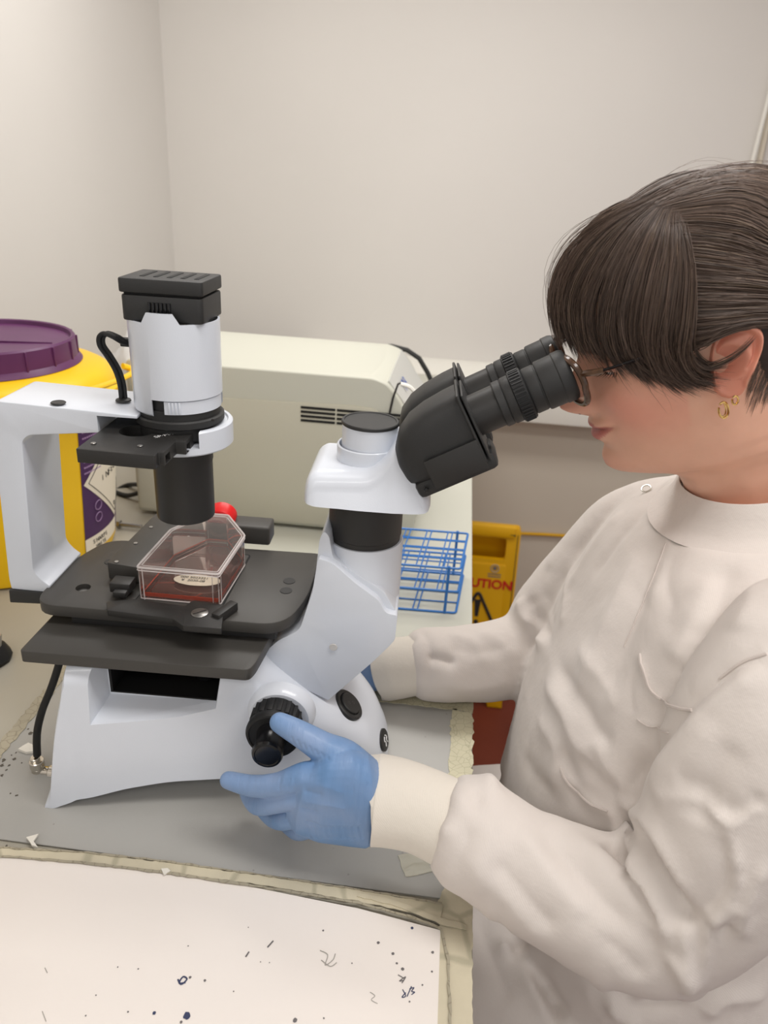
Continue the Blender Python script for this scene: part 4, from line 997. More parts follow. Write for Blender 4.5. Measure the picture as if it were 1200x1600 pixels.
NOSE = [(-40, 0, 9), (-34, 2.0, 10), (-30, 8, 11), (-26, 16, 14), (-22, 23, 15), (-17, 28, 13.5), (-12, 28, 11.5), (-5, 22.5, 9), (5, 15.5, 7.5), (15, 8.5, 7), (24, 3.0, 8), (32, 0, 9)]
def face(f, l, u):
    """relief of the face on top of the head slices, returns new f, l, u and a tint"""
    tint = np.array([222, 174, 150.])
    if f > 30:
        if -40 < u < 32:
            h, s = sinterp(NOSE, u); f += h*math.exp(-(abs(l)/s)**2.6)
            # nostril wing crease
            f -= 1.5*g2(abs(l)-15, 3)*g2(u+24, 7)
        um = -46+.0065*l*l
        wl = math.exp(-(abs(l)/25)**4)
        f += 5.2*g2(u-(um+5.0), 4.4)*wl + 5.8*g2(u-(um-6.2), 5.2)*math.exp(-(abs(l)/20)**4) - 5.0*g2(u-um, 1.9)*math.exp(-(abs(l)/27)**6)
        f -= 2.5*g2(u+66, 6)*g2(l, 28)
        lip = max(0, 1-abs(l)/25.5)**.35*(1 if um-10.5*(1-(l/27)**2) < u < um+7.5*(1-(l/27)**2) else 0)
        f -= 1.8*g2(abs(l)-28, 5)*g2(u-(um+1), 6)              # mouth corner dimple
        f -= 9*g2(abs(l)-31, 15)*g2(u-16, 10); f += 3.0*g2(abs(l)-32, 20)*g2(u-31, 7)
        f += 3*g2(abs(l)-44, 16)*g2(u+17, 16)
        f -= 1.1*g2(abs(l)-(30+(-.42)*(u+24)), 7)*(1 if -50 < u < -18 else 0)*g2(u+34, 14)   # smile line
        ch = g2(abs(l)-48, 24)*g2(u+22, 26)*.55+.35*g2(l, 16)*g2(u+17, 9)+.25*g2(l, 22)*g2(u+80, 12)
        tint = tint*(1-ch*.75)+np.array([220, 128, 112])*ch*.75
        tint = tint*(1-lip*.85)+np.array([176, 92, 92])*lip*.85
        bw = g2(u-(32-.006*(abs(l)-30)**2), 3.2)*g2(abs(l)-34, 17)
        tint = tint*(1-bw*.7)+np.array([96, 70, 56])*bw*.7
    return f, l, u, tint
def build_body():
    us = list(np.linspace(126.5, 100, 14))+list(np.linspace(98, 40, 26))+list(np.linspace(38.5, -98, 96))+list(np.linspace(-100, -150, 22))
    rings = []; tints = []
    for u in us:
        S = slice_pts(u); r = []
        for f, l in S:
            a, b, c, t = face(f, l, u); r.append(H(a, b, c)); tints.append(t)
        rings.append(np.array(r))
    # neck into shoulders and trunk: blend the last slice into level rings
    last = rings[-1]; c0 = last.mean(0)
    ang = np.arctan2(-(Hinv_y(last)), 1) if False else None
    th = np.array([math.atan2(-(p[1]-c0[1]), -(p[0]-c0[0])) for p in last])
    for z, cx, rx, ry in ((.266, .217, .0425, .049), (.255, .220, .043, .050), (.243, .223, .045, .056), (.228, .228, .052, .075), (.21, .232, .060, .095), (.19, .235, .066, .105), (.15, .235, .075, .108), (.10, .235, .08, .108), (.04, .235, .08, .102), (-.03, .235, .082, .105), (-.10, .235, .088, .11), (-.16, .235, .09, .115), (-.20, .235, .07, .10)):
        r = np.array([[cx-rx*math.cos(a), -ry*math.sin(a), z] for a in th])
        rings.append(r); tints += [np.array([226, 172, 146.])]*NH
    V, Fc = loft(rings)
    o = geo_to_obj('body', V, Fc, 'skin', person, angle=180)
    at = o.data.color_attributes.new('tint', 'FLOAT_COLOR', 'POINT')
    T_ = np.array(tints)/255; T_ = np.where(T_ <= .04045, T_/12.92, ((T_+.055)/1.055)**2.4)
    at.data.foreach_set('color', np.hstack([T_, np.ones((len(T_), 1))]).ravel())
    bm = bmesh.new(); bm.from_mesh(o.data); bmesh.ops.recalc_face_normals(bm, faces=bm.faces); bm.to_mesh(o.data); bm.free()
    return o, rings
Hinv_y = None
body, body_rings = build_body()

# eyes, lids, lashes
M['eye_white'] = mat('eye_white', (228, 222, 216), .2, coat=.5); M['iris'] = mat('iris', (92, 78, 58), .2); M['lash'] = mat('lash', (46, 32, 26), .6)
M['lid'] = mat('eyelid_skin', (206, 150, 128), .5)
def sph(c, r, th0=0, th1=math.pi, ax=(0, 0, 1), seg=24, n=12):
    return lathe([(r*math.sin(th0+(th1-th0)*i/n), -r*math.cos(th0+(th1-th0)*i/n)) for i in range(n+1)], c, ax, seg, caps=False)
for s in (1, -1):
    ec = H(69, 31*s, 15); look = Ldir(.93, -.02*s, -.30)
    e = G().add(*sph(ec, 11.8/1300)).obj('eye', 'eye_white', person)
    G().add(*sph(ec, 12.0/1300, math.pi-.48, math.pi, look, 24, 5)).obj('iris', 'iris', e)
    G().add(*sph(ec, 12.1/1300, math.pi-.2, math.pi, look, 16, 3)).obj('pupil', 'ink', e)
    # upper and lower lids: bands of a sphere round the eye
    for nm, a0, a1, rr in (('upper_eyelid', -.12, 1.35, 13.1), ('lower_eyelid', -1.3, -.42, 12.8)):
        V = []; Fc = []; na, nb = 18, 8
        for i in range(nb+1):
            el = a0+(a1-a0)*i/nb
            for k in range(na+1):
                az = -1.25+2.5*k/na; e2_ = el*(1 if nm[0] == 'u' else 1)
                sh = (.16 if nm[0] == 'u' else -.16)*(abs(az)/1.25)**2*(1-i/nb) 
                d_ = (math.cos(e2_-sh)*math.cos(az), math.cos(e2_-sh)*math.sin(az), math.sin(e2_-sh)-.05)
                V.append(ec+Ldir(*d_)*rr/1300)
        for i in range(nb):
            for k in range(na): Fc.append((i*(na+1)+k, i*(na+1)+k+1, (i+1)*(na+1)+k+1, (i+1)*(na+1)+k))
        G().add(V, Fc).obj(nm, 'lid', person)
        if nm[0] == 'u':
            g = G()
            for k in range(22):
                p = V[int(k*na/21)]; az = -1.25+2.5*k/21; d_ = Ldir(math.cos(az), math.sin(az)*1.1, -.25); d2 = Ldir(math.cos(az), math.sin(az), .35)
                g.add(*tube([p, p+d_*4/1300, p+d_*7/1300+d2*2/1300], [.00028, .0002, .00006], 4))
            tag(g.obj('eyelashes', 'lash', person), kind='stuff')
# nostril shadow opening
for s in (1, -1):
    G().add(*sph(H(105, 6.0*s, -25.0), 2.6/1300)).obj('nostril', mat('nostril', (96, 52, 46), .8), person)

# ears
def etilt(p, l): return (p[0]*.92+6-.08*p[1], l, p[1]*.88+1+.05*p[0])
def ear(s):
    n1, n2 = 30, 40; V = []; Fc = []; tn = []
    # outline of the auricle in the plane of the ear, (a backwards, b up), mm
    out = [(2, -20), (-3, -29), (-11, -32), (-18, -27), (-21, -16), (-27, -4), (-33, 10), (-34, 22), (-28, 31), (-17, 35), (-6, 32), (1, 23), (4, 12), (5, 0), (4, -10)]
    out = np.array([p[:2] for p in smooth_path([(a, b, 0) for a, b in out], 4, True)]); c = np.array([-10., 3.])
    N = len(out)
    for i in range(n1+1):
        t = i/n1
        for k in range(N):
            p = c+(out[k]-c)*t; back = np.clip((2-p[0])/26, 0, 1)
            lift = 4+13*back**1.1                                   # auricle stands off the skull towards the back
            rim = 3.6*math.exp(-((t-.90)/.09)**2)*(1 if out[k][1] > -22 else .35)
            conch = -8.5*math.exp(-((p[0]+8)/8.5)**2-((p[1]+2)/10)**2)
            anti = 2.4*math.exp(-((math.hypot(p[0]+8.5, (p[1]-2)*.8)-13.5)/3.2)**2)*(1 if p[1] > -14 else .3)
            scaph = -2.2*math.exp(-((t-.74)/.08)**2)*(1 if p[1] > -5 else 0)
            trag = 4.5*math.exp(-((p[0]-2)/3.2)**2-((p[1]+1)/5.5)**2)
            edge = -3.2*max(0, (t-.93)/.07)**2
            h = lift+rim+conch+anti+scaph+trag+edge
            V.append(H(*etilt(p, s*(69+h)))); tn.append(1)
    for i in range(n1):
        for k in range(N): Fc.append((i*N+k, i*N+(k+1) % N, (i+1)*N+(k+1) % N, (i+1)*N+k))
    # back of the auricle
    base_ = len(V)
    for i in range(1, 8):
        t = 1-i/8*.45
        for k in range(N):
            p = c+(out[k]-c)*t; back = np.clip((2-p[0])/26, 0, 1); V.append(H(*etilt(p+np.array([2, 0]), s*(69+(4+13*back**1.1)*(1-i/7)-3-i*.9))))
    prev = n1*N
    for i in range(7):
        cur = base_+i*N
        for k in range(N): Fc.append((prev+k, prev+(k+1) % N, cur+(k+1) % N, cur+k))
        prev = cur
    o = geo_to_obj('ear', V, Fc, 'skin', person, angle=180)
    at = o.data.color_attributes.new('tint', 'FLOAT_COLOR', 'POINT')
    col = lin((222, 152, 130)); at.data.foreach_set('color', np.tile([*col, 1], (len(V), 1)).ravel().astype(float))
ear(1); ear(-1)
# gold hoops
M['gold'] = mat('gold', (226, 190, 120), .18, metal=1)
def hoop(f, l, u, rf, ru, w):
    P = [H(f+rf*math.cos(a), l+1.2*math.sin(a), u+ru*math.sin(a)) for a in np.linspace(.9, 6.7, 26)]
    G().add(*tube(P, w/1300, 8)).obj('gold_earring', 'gold', person)
hoop(8, 81, -33, 3.6, 7.0, .9); hoop(9, 81.5, -32, 2.6, 6.2, .6); hoop(0, 86, -26, 2.2, 3.8, .8)

# ---- glasses
gl = thing('glasses', None, None, (0, 0, 0)) if False else None
M['tortoise'] = mat('tortoiseshell', (84, 58, 40), .22, coat=.3, var=.6, vscale=90)
M['lens'] = clear_mat('spectacle_lens', (250, 248, 246), rough=.02)
def lens_path(s, k=1.0, df=0):
    P = []
    for a in np.linspace(0, 2*math.pi, 48, endpoint=False):
        n_ = 2/2.7; w = 26.0*k*math.copysign(abs(math.cos(a))**n_, math.cos(a)); h = 21.5*k*math.copysign(abs(math.sin(a))**n_, math.sin(a))
        if h < 0: w *= .93
        l = 33+w
        P.append(H(112-.0035*l*l*.9+h*.10+df, s*l, 14+h))
    return P
fr_ = None
for s in (1, -1):
    rim_ = G().add(*tube(lens_path(s), 2.3/1300, 8, closed=True, flat=1.2)).obj('glasses_rim', 'tortoise', person)
    P = lens_path(s, .97, -.3); G().add(P, [tuple(range(len(P)))]).obj('glasses_lens', 'lens', rim_, smooth=False)
    hg = [H(101, s*58, 23), H(98, s*63.5, 24), H(93, s*67, 24), H(86, s*70, 24)]
    tp = smooth_path([H(97, s*62.5, 24), H(90, s*68.5, 24), H(70, s*74, 25), H(40, s*77, 27), H(14, s*77, 28), H(4, s*73, 27), H(-6, s*71, 20)], 6)
    G().add(*tube(tp, [2.3/1300]*len(tp), 8, flat=.6)).obj('glasses_temple', 'black_gloss', person)
    G().add(*tube(smooth_path(hg, 4), 2.6/1300, 8)).obj('hinge_end', 'tortoise', person)
G().add(*tube(smooth_path([H(111, 8.5, 20), H(113.5, 4, 24), H(113.5, -4, 24), H(111, -8.5, 20)], 5), 1.9/1300, 8)).obj('glasses_bridge', 'tortoise', person)

# ---- hair
def hair_mat(name, rgb):
    m = mat(name, rgb, .42, spec=.45)
    nt = m.node_tree; b = nt.nodes['Principled BSDF']; at = nt.nodes.new('ShaderNodeAttribute'); at.attribute_name = 'tint'
    nt.links.new(at.outputs['Color'], b.inputs['Base Color']); b.inputs['Anisotropic'].default_value = .5
    return m
M['hair'] = hair_mat('brown_hair', (84, 68, 58))
M['scalp_hair'] = mat('under_hair', (54, 43, 38), .6, var=.25, vscale=60)
rng = np.random.default_rng(7)
def in_hair(f, l, u):
    # hairline as seen from the side: list (f, lowest u with hair)
    return u > np.interp(f, [-110, -60, -40, -28, -14, 6, 14, 30, 45, 60, 75, 95], [-62, -64, -52, -8, 30, 34, 16, 26, 48, 68, 78, 82])
V = []; idx = {}; Fc = []
us = list(np.linspace(126.4, -66, 90)); rows_ = [slice_pts(u) for u in us]
cen = np.array([-8, 0, 40.])
pts3 = []
for u, S in zip(us, rows_):
    for f, l in S:
        e = u-np.interp(f, [-110, -60, -40, -28, -14, 6, 14, 30, 45, 60, 75, 95], [-62, -64, -52, -8, 30, 34, 16, 26, 48, 68, 78, 82])
        off = (6.0 if u < 90 else 4.5)*min(1, max(0, e/18))**.6 if e > 0 else -2
        p = np.array([f, l, u]); n_ = (p-cen)*np.array([1, 1.3, 1]); n_ /= np.linalg.norm(n_); back = max(0, min(1, (-f-40)/50))
        p = p+n_*(off+3*back*(off > 0)); pts3.append((p, e))
for i in range(len(us)-1):
    for k in range(NH):
        a, b, c, d = i*NH+k, i*NH+(k+1) % NH, (i+1)*NH+(k+1) % NH, (i+1)*NH+k
        if max(pts3[j][1] for j in (a, b, c, d)) > 0: Fc.append((a, b, c, d))
V = [H(*p[0]) for p in pts3]
used = sorted({j for f_ in Fc for j in f_}); mp_ = {j: i for i, j in enumerate(used)}
geo_to_obj('hair_mass', [V[j] for j in used]+[], [tuple(mp_[j] for j in f_) for f_ in Fc], 'scalp_hair', person, angle=180)
# low bun behind the head
G().add(*blob(tuple(H(-118, 0, 2)), (.026, .030, .028), 11, 32, 18, .05)).obj('hair_bun', 'scalp_hair', person)
RE = np.array([101., 80., 94.]); CE = np.array([-6., 0., 37.])
def hq(px, py, off=0):
    """measured strand point: sight line against the hair ellipsoid, millimetres in the head"""
    r = ray(px, py); o = np.array([*( [(OC-SO)@SX, (OC-SO)@SY] ), OC[2]]); rf = np.array([r@SX, r@SY, r[2]])
    oL = Hinv(o); dL = Hinv(o+rf)-oL; R = RE+off
    A = ((dL/R)**2).sum(); B = 2*(((oL-CE)/R)*(dL/R)).sum(); C = (((oL-CE)/R)**2).sum()-1; D = B*B-4*A*C
    t = (-B-math.sqrt(D))/(2*A) if D > 0 else -B/(2*A)
    return oL+dL*t
def guides(rows, offs): return [np.array(smooth_path([hq(x, y, o) for (x, y), o in zip(r, offs)], 3)) for r in rows]
bang = guides([[(1012, 312), (955, 338), (898, 380), (868, 432), (866, 485), (882, 534)],
               [(1022, 316), (962, 350), (912, 398), (886, 450), (886, 505), (906, 550)],
               [(1032, 320), (985, 360), (944, 418), (922, 478), (926, 532), (950, 572)],
               [(1040, 324), (1006, 370), (976, 432), (962, 502), (976, 556), (1012, 588)],
               [(1048, 329), (1028, 380), (1008, 452), (1000, 525), (1018, 576), (1058, 600)],
               [(1055, 335), (1050, 395), (1038, 472), (1032, 542), (1052, 584), (1092, 602)],
               [(1062, 342), (1072, 410), (1066, 492), (1060, 550), (1080, 584), (1120, 592)],
               [(1068, 350), (1088, 420), (1088, 500), (1082, 548), (1098, 574), (1128, 578)],
               ], [3, 9, 13, 12, 9, 7])
back = guides([[(985, 322), (1060, 285), (1130, 270), (1210, 280), (1290, 330), (1340, 420)],
               [(1005, 328), (1080, 300), (1145, 295), (1215, 312), (1285, 360), (1330, 440)],
               [(1020, 336), (1095, 322), (1155, 322), (1220, 345), (1280, 390), (1320, 450)],
               [(1040, 349), (1110, 345), (1165, 352), (1222, 378), (1280, 415), (1316, 460)],
               [(1056, 375), (1120, 378), (1170, 388), (1224, 408), (1280, 435), (1310, 470)],
               [(1066, 415), (1128, 418), (1176, 425), (1226, 438), (1275, 455), (1305, 480)],
               [(1072, 455), (1132, 456), (1180, 458), (1228, 464), (1272, 474), (1300, 490)],
               [(1074, 492), (1130, 488), (1180, 484), (1228, 486), (1270, 490), (1298, 500)],
               [(1074, 525), (1115, 518), (1150, 506), (1200, 500), (1262, 500), (1295, 508)],
               [(1076, 552), (1100, 540), (1122, 524), (1160, 508), (1240, 506), (1290, 512)]], [4, 8, 8, 8, 8, 6])
cap_bvh = BVHTree.FromPolygons([tuple(p[0]) for p in pts3], Fc)
bF = np.array([v for r in body_rings[:150] for v in r]); 
_nr = 150; _bf = [(i*NH+k, i*NH+(k+1) % NH, (i+1)*NH+(k+1) % NH, (i+1)*NH+k) for i in range(_nr-1) for k in range(NH)]
body_bvh = BVHTree.FromPolygons([tuple(Hinv(v)) for v in bF], _bf)
CB = np.array([-5., 0., 38.])
def push(P, lift):
    out = np.array(P, float)
    for i, p in enumerate(out):
        d_ = p-CB; L_ = np.linalg.norm(d_); dv = Vector(d_/L_); r = 0
        h = cap_bvh.ray_cast(Vector(CB), dv)
        if h[0] is not None: r = (h[0]-Vector(CB)).length+lift*min(1, .25+i*.15)
        h = body_bvh.ray_cast(Vector(CB), dv)
        if h[0] is not None: r = max(r, (h[0]-Vector(CB)).length+1.2+lift*.7)
        if r > L_ and r-L_ < 40: out[i] = CB+d_/L_*r
    return out
HVa = []; HFa = []; HCa = []; HN = [0]
def strand(P, w, col, seg=3):
    P = np.array([H(*p) for p in P]); N = len(P); t = np.gradient(P, axis=0); t /= np.linalg.norm(t, axis=1)[:, None]+1e-12
    c0_ = np.array([HX, 0, HZ]); rad = P-c0_; u = np.cross(t, rad); u /= np.linalg.norm(u, axis=1)[:, None]+1e-12; v = np.cross(t, u)
    s_ = np.linspace(0, 1, N); W = w/1300*(.55+.45*np.sin(math.pi*s_))*np.clip((1-s_)*6+.15, 0, 1)
    A = [(math.cos(a), math.sin(a)) for a in np.linspace(0, 2*math.pi, seg, endpoint=False)]
    R = np.stack([P+(u*ca+v*sa)*W[:, None] for ca, sa in A], 1).reshape(-1, 3)
    n = HN[0]; i = np.arange(N-1)[:, None]*seg; k = np.arange(seg)[None, :]; k2 = (k+1) % seg
    F_ = np.stack([i+k, i+k2, i+seg+k2, i+seg+k], -1).reshape(-1, 4)+n
    HVa.append(R); HFa.append(F_); HCa.append(np.tile(col, (len(R), 1))); HN[0] += len(R)
base_c = np.array(lin((86, 71, 62)))
def tintc(lo=.55, hi=1.5):
    k = rng.uniform(lo, hi); c = base_c*k
    if rng.random() < .06: c = np.array(lin((128, 108, 90)))*rng.uniform(.7, 1.05)
    return c
def sheet_strands(Gd, n_per, w, jit, mirror=False, lo=.5, hi=1.5, lastjit=0, lift=3.0, clumps=16):
    for i in range(len(Gd)-1):
        n_c = clumps; per = max(1, n_per//n_c)
        for c_ in range(n_c):
            tc_ = rng.random(); phc = rng.uniform(0, 6.28, 3); ac = rng.normal(0, jit, 3); kc = rng.uniform(.75, 1.2); fq = rng.uniform(2, 6); lf = rng.uniform(.2, 1)*lift
            endc = rng.normal(0, lastjit, 3) if lastjit else np.zeros(3)
            t0_ = np.clip(tc_, 0, 1); Pc = Gd[i]*(1-t0_)+Gd[i+1]*t0_; s_ = np.linspace(0, 1, len(Pc))[:, None]
            Pc = Pc+ac*(.25+s_)+np.sin(s_*fq+phc)*jit*.4+endc*s_**3; Pc = push(Pc, lf)
            side = Gd[i+1]-Gd[i]; rad = Pc-CB; rad /= np.linalg.norm(rad, axis=1)[:, None]
            for _ in range(per):
                dt = rng.normal(0, .045*16/clumps*(1 if len(Gd) > 2 else .3)); spread = (.55+.9*np.sin(s_*math.pi)); N = len(Pc)
                P = Pc+side*dt*spread+rad*abs(rng.normal(0, .55))+rng.normal(0, .35, 3)*s_*2
                P = P[: N-int(rng.integers(0, 3))]
                if mirror: P = P*np.array([1, -1, 1])
                strand(P, w*rng.uniform(.6, 1.3), tintc(lo, hi)*kc)
def mir(g_): return g_*np.array([1, -1, 1])
sheet_strands(back, 420, .36, 1.2, clumps=30); sheet_strands(back, 64, .45, 1.2, True); sheet_strands([back[0], mir(back[0])], 700, .42, 1.0, clumps=60)
sheet_strands([back[0], back[1]], 300, .36, 1.0, clumps=30)
sheet_strands(bang, 440, .34, 1.7, lastjit=4, clumps=26, lift=4); sheet_strands(bang[:4], 150, .40, 1.7, True, lastjit=3); sheet_strands([bang[0], mir(bang[0])], 340, .36, 1.5, lastjit=3, clumps=40, lift=4)
# looser outer layer, then fly-away hairs
sheet_strands([g_+(g_-CE)/np.linalg.norm(g_-CE, axis=1)[:, None]*3.0 for g_ in bang], 40, .22, 3.2, lo=.8, hi=1.7, lastjit=6, clumps=20, lift=6)
sheet_strands([g_+(g_-CE)/np.linalg.norm(g_-CE, axis=1)[:, None]*2.0 for g_ in back], 30, .22, 2.4, lo=.8, hi=1.9, clumps=15, lift=5)
for _ in range(90):
    t = rng.random(); i = int(rng.integers(0, 2)); src = back if rng.random() < .5 else bang
    P = push(src[i]*(1-t)+src[i+1]*t, 2); P = P[: int(rng.integers(8, len(P)))]
    up = (P-CE)/np.linalg.norm(P-CE, axis=1)[:, None]; s_ = np.linspace(0, 1, len(P))[:, None]
    P = P+up*(rng.uniform(2, 15)*np.sin(s_*math.pi*rng.uniform(.6, 1))**1.2)+rng.normal(0, 2, 3)*s_
    P[:, 1] += rng.uniform(-15, 25)*s_[:, 0]
    strand(P, .13, base_c*1.6)
# wisps behind and below the ear, and over the ear
for _ in range(420):
    f0 = rng.uniform(-66, -24); z0_ = rng.uniform(-34, 16)
    P = np.array([[f0+5*k-.4*k*k+rng.normal(0, .5), 55+k*.4-abs(f0+40)*.22, z0_-k*7] for k in range(int(rng.integers(3, 5)))])
    P = push(P, .5) if False else P
    Q = []
    for p in smooth_path(P, 2):
        dv = Vector((0, 1, 0)); h = body_bvh.ray_cast(Vector((p[0], 10, p[2])), dv)
        Q.append((p[0], (h[0].y if h[0] is not None else p[1])+.7, p[2]))
    strand(np.array(Q), .20, tintc(.8, 1.6))
e0 = bang[-1][-1]; 
for _ in range(34):
    P = np.array([bang[-1][-6], bang[-1][-3], [24, 78, 6], [12, 84, 5], [-2, 88, 8], [-14, 89, 14], [-20, 88, 18]])[:int(rng.integers(5, 8))]+rng.normal(0, 1.0, 3)+np.array([0, 0, rng.normal(0, 1.5)])
    strand(np.array(smooth_path(P, 4)), .26, tintc())
HV = np.vstack(HVa); HF = np.vstack(HFa); HC2 = np.vstack(HCa)
me = bpy.data.meshes.new('hair'); Wd = (HV*K)@np.array(FR.to_3x3()).T+np.array(FR.translation); Mi = MW[person].inverted(); Wd = Wd@np.array(Mi.to_3x3()).T+np.array(Mi.translation)
me.vertices.add(len(Wd)); me.vertices.foreach_set('co', Wd.ravel()); me.loops.add(HF.size); me.polygons.add(len(HF))
me.loops.foreach_set('vertex_index', HF.ravel().astype(np.int32)); me.polygons.foreach_set('loop_start', np.arange(0, HF.size, 4, dtype=np.int32)); me.update(calc_edges=True); me.shade_smooth(); me.materials.append(M['hair'])
at = me.color_attributes.new('tint', 'FLOAT_COLOR', 'POINT'); at.data.foreach_set('color', np.hstack([HC2, np.ones((len(HC2), 1))]).ravel())
ho_ = bpy.data.objects.new('hair', me); SC.collection.objects.link(ho_); ho_.parent = person; MW[ho_] = MW[person]
ho_['kind'] = 'stuff'

# ---------------------------------------------------------------- lab coat
def coat_mat(name='coat_cotton', rgb=(217, 209, 203)):
    m = mat(name, rgb, .85, sheen=.15)
    nt = m.node_tree; b = nt.nodes['Principled BSDF']; tc = [x for x in nt.nodes if x.type == 'TEX_COORD'][0]; L = nt.links
    mp = nt.nodes.new('ShaderNodeMapping'); mp.inputs['Rotation'].default_value = (.5, .6, .7); L.new(tc.outputs['Object'], mp.inputs[0])
    w = nt.nodes.new('ShaderNodeTexWave'); w.inputs['Scale'].default_value = 240; w.inputs['Distortion'].default_value = .6
    n = nt.nodes.new('ShaderNodeTexNoise'); n.inputs['Scale'].default_value = 14; n.inputs['Detail'].default_value = 7; n.inputs['Roughness'].default_value = .6
    b1 = nt.nodes.new('ShaderNodeBump'); b1.inputs['Strength'].default_value = .10; b1.inputs['Distance'].default_value = .0006
    b2 = nt.nodes.new('ShaderNodeBump'); b2.inputs['Strength'].default_value = .35; b2.inputs['Distance'].default_value = .006
    L.new(mp.outputs[0], w.inputs['Vector']); L.new(w.outputs['Fac'], b1.inputs['Height']); L.new(tc.outputs['Object'], n.inputs['Vector']); L.new(n.outputs['Fac'], b2.inputs['Height'])
    L.new(b2.outputs['Normal'], b1.inputs['Normal']); L.new(b1.outputs['Normal'], b.inputs['Normal'])
    return m
M['coat'] = coat_mat(); M['cuff'] = coat_mat('knit_cuff', (222, 215, 204))
def sring(z, xf, xb, hy, n=44, e=2.4, tilt=0, cy=0):
    cx, rx = (xf+xb)/2, (xb-xf)/2; R = []
    for k in range(n):
        a = 2*math.pi*k/n; c, s = math.cos(a), math.sin(a); p = 2/e
        x = cx-rx*math.copysign(abs(c)**p, c); y = hy*math.copysign(abs(s)**p, s); R.append((x, y+cy, z+tilt*(x-cx)))
    return R
g = G()
g.add(*loft([sring(z, a, b, w, tilt=t) for z, a, b, w, t in ((-.235, .10, .34, .15, 0), (-.15, .088, .33, .160, 0), (-.06, .080, .315, .148, 0), (0, .083, .31, .140, 0), (.06, .088, .31, .137, 0), (.11, .098, .31, .142, 0), (.15, .113, .315, .146, .0),
    (.185, .124, .318, .147, .06), (.210, .132, .318, .146, .14), (.232, .141, .312, .130, .22), (.249, .151, .302, .098, .28), (.260, .159, .288, .074, .31))]))
def chain(pts, r, seg=28, cap=True, flat=1):
    P = smooth_path(pts, 6); R = np.interp(np.linspace(0, len(pts)-1, len(P)), range(len(pts)), r); V, F_ = tube(P, R, seg, flat=flat); return V, F_
near = [q(694, 1282, -.132), q(730, 1298, -.136), q(790, 1335, -.146), q(880, 1382, -.158), q(970, 1422, -.170), q(1040, 1438, -.177), q(1105, 1375, -.175), q(1152, 1262, -.168), q(1208, 1135, -.154), q(1275, 1040, -.134), (.262, -.088, .180)]
g.add(*chain(near, [.030, .0375, .0365, .040, .0445, .041, .046, .052, .055, .054, .050]))
g.add(*chain([q(1040, 1448, -.178), q(1062, 1500, -.182), q(1077, 1545, -.184)], [.038, .025, .008]))
far = [q(640, 1038, .078), q(662, 1037, .080), q(715, 1037, .084), q(780, 1030, .094), q(838, 1010, .108), q(868, 960, .114), q(925, 895, .112), q(1000, 830, .100), (.225, .070, .210)]
g.add(*chain(far, [.026, .0345, .036, .039, .041, .041, .041, .042, .043]))
# skirt of the coat over the lap
g.add(*loft([[(x, c_+w*math.cos(a), z+h*math.sin(a)) for a in np.linspace(0, 2*math.pi, 36, endpoint=False)] for x, c_, w, z, h in ((.34, 0, .150, -.17, .075), (.25, 0, .160, -.165, .078), (.17, 0, .158, -.160, .068), (.10, 0, .156, -.158, .058), (.05, 0, .15, -.160, .052), (.0, 0, .14, -.165, .046), (-.03, 0, .12, -.17, .035))]))
coat = g.obj('lab_coat', 'coat', person)
modified(coat, ('REMESH', dict(mode='VOXEL', voxel_size=.0034)), ('SMOOTH', dict(factor=.6, iterations=9)))

def dist_poly(P, line):
    """distance of points to a polyline and the parameter 0..1 along it"""
    best = np.full(len(P), 1e9); tt = np.zeros(len(P)); n = len(line)-1
    for i in range(n):
        a, b = line[i], line[i+1]; ab = b-a; t = np.clip(((P-a)@ab)/(ab@ab+1e-12), 0, 1); d_ = np.linalg.norm(P-(a+t[:, None]*ab), axis=1)
        m_ = d_ < best; best[m_] = d_[m_]; tt[m_] = (i+t[m_])/n
    return best, tt
def fold(o, tree, items):
    P = getF(o); Nn = getN(o); D = np.zeros(len(P))
    for pts, amp, w in items:
        L_ = [hit(tree, *p) for p in pts]; L_ = [p for p in L_ if p is not None]
        if len(L_) < 2: continue
        L_ = np.array(smooth_path(L_, 3)); lo = L_.min(0)-w*3.2; hi = L_.max(0)+w*3.2
        m_ = ((P > lo) & (P < hi)).all(1); ids = np.where(m_)[0]
        if not len(ids): continue
        d_, t = dist_poly(P[ids], L_); D[ids] += amp*np.exp(-(d_/w)**1.45)*np.clip(np.minimum(t, 1-t)*5+.12, 0, 1)
    setF(o, P+Nn*D[:, None])
tree = bvh(coat)
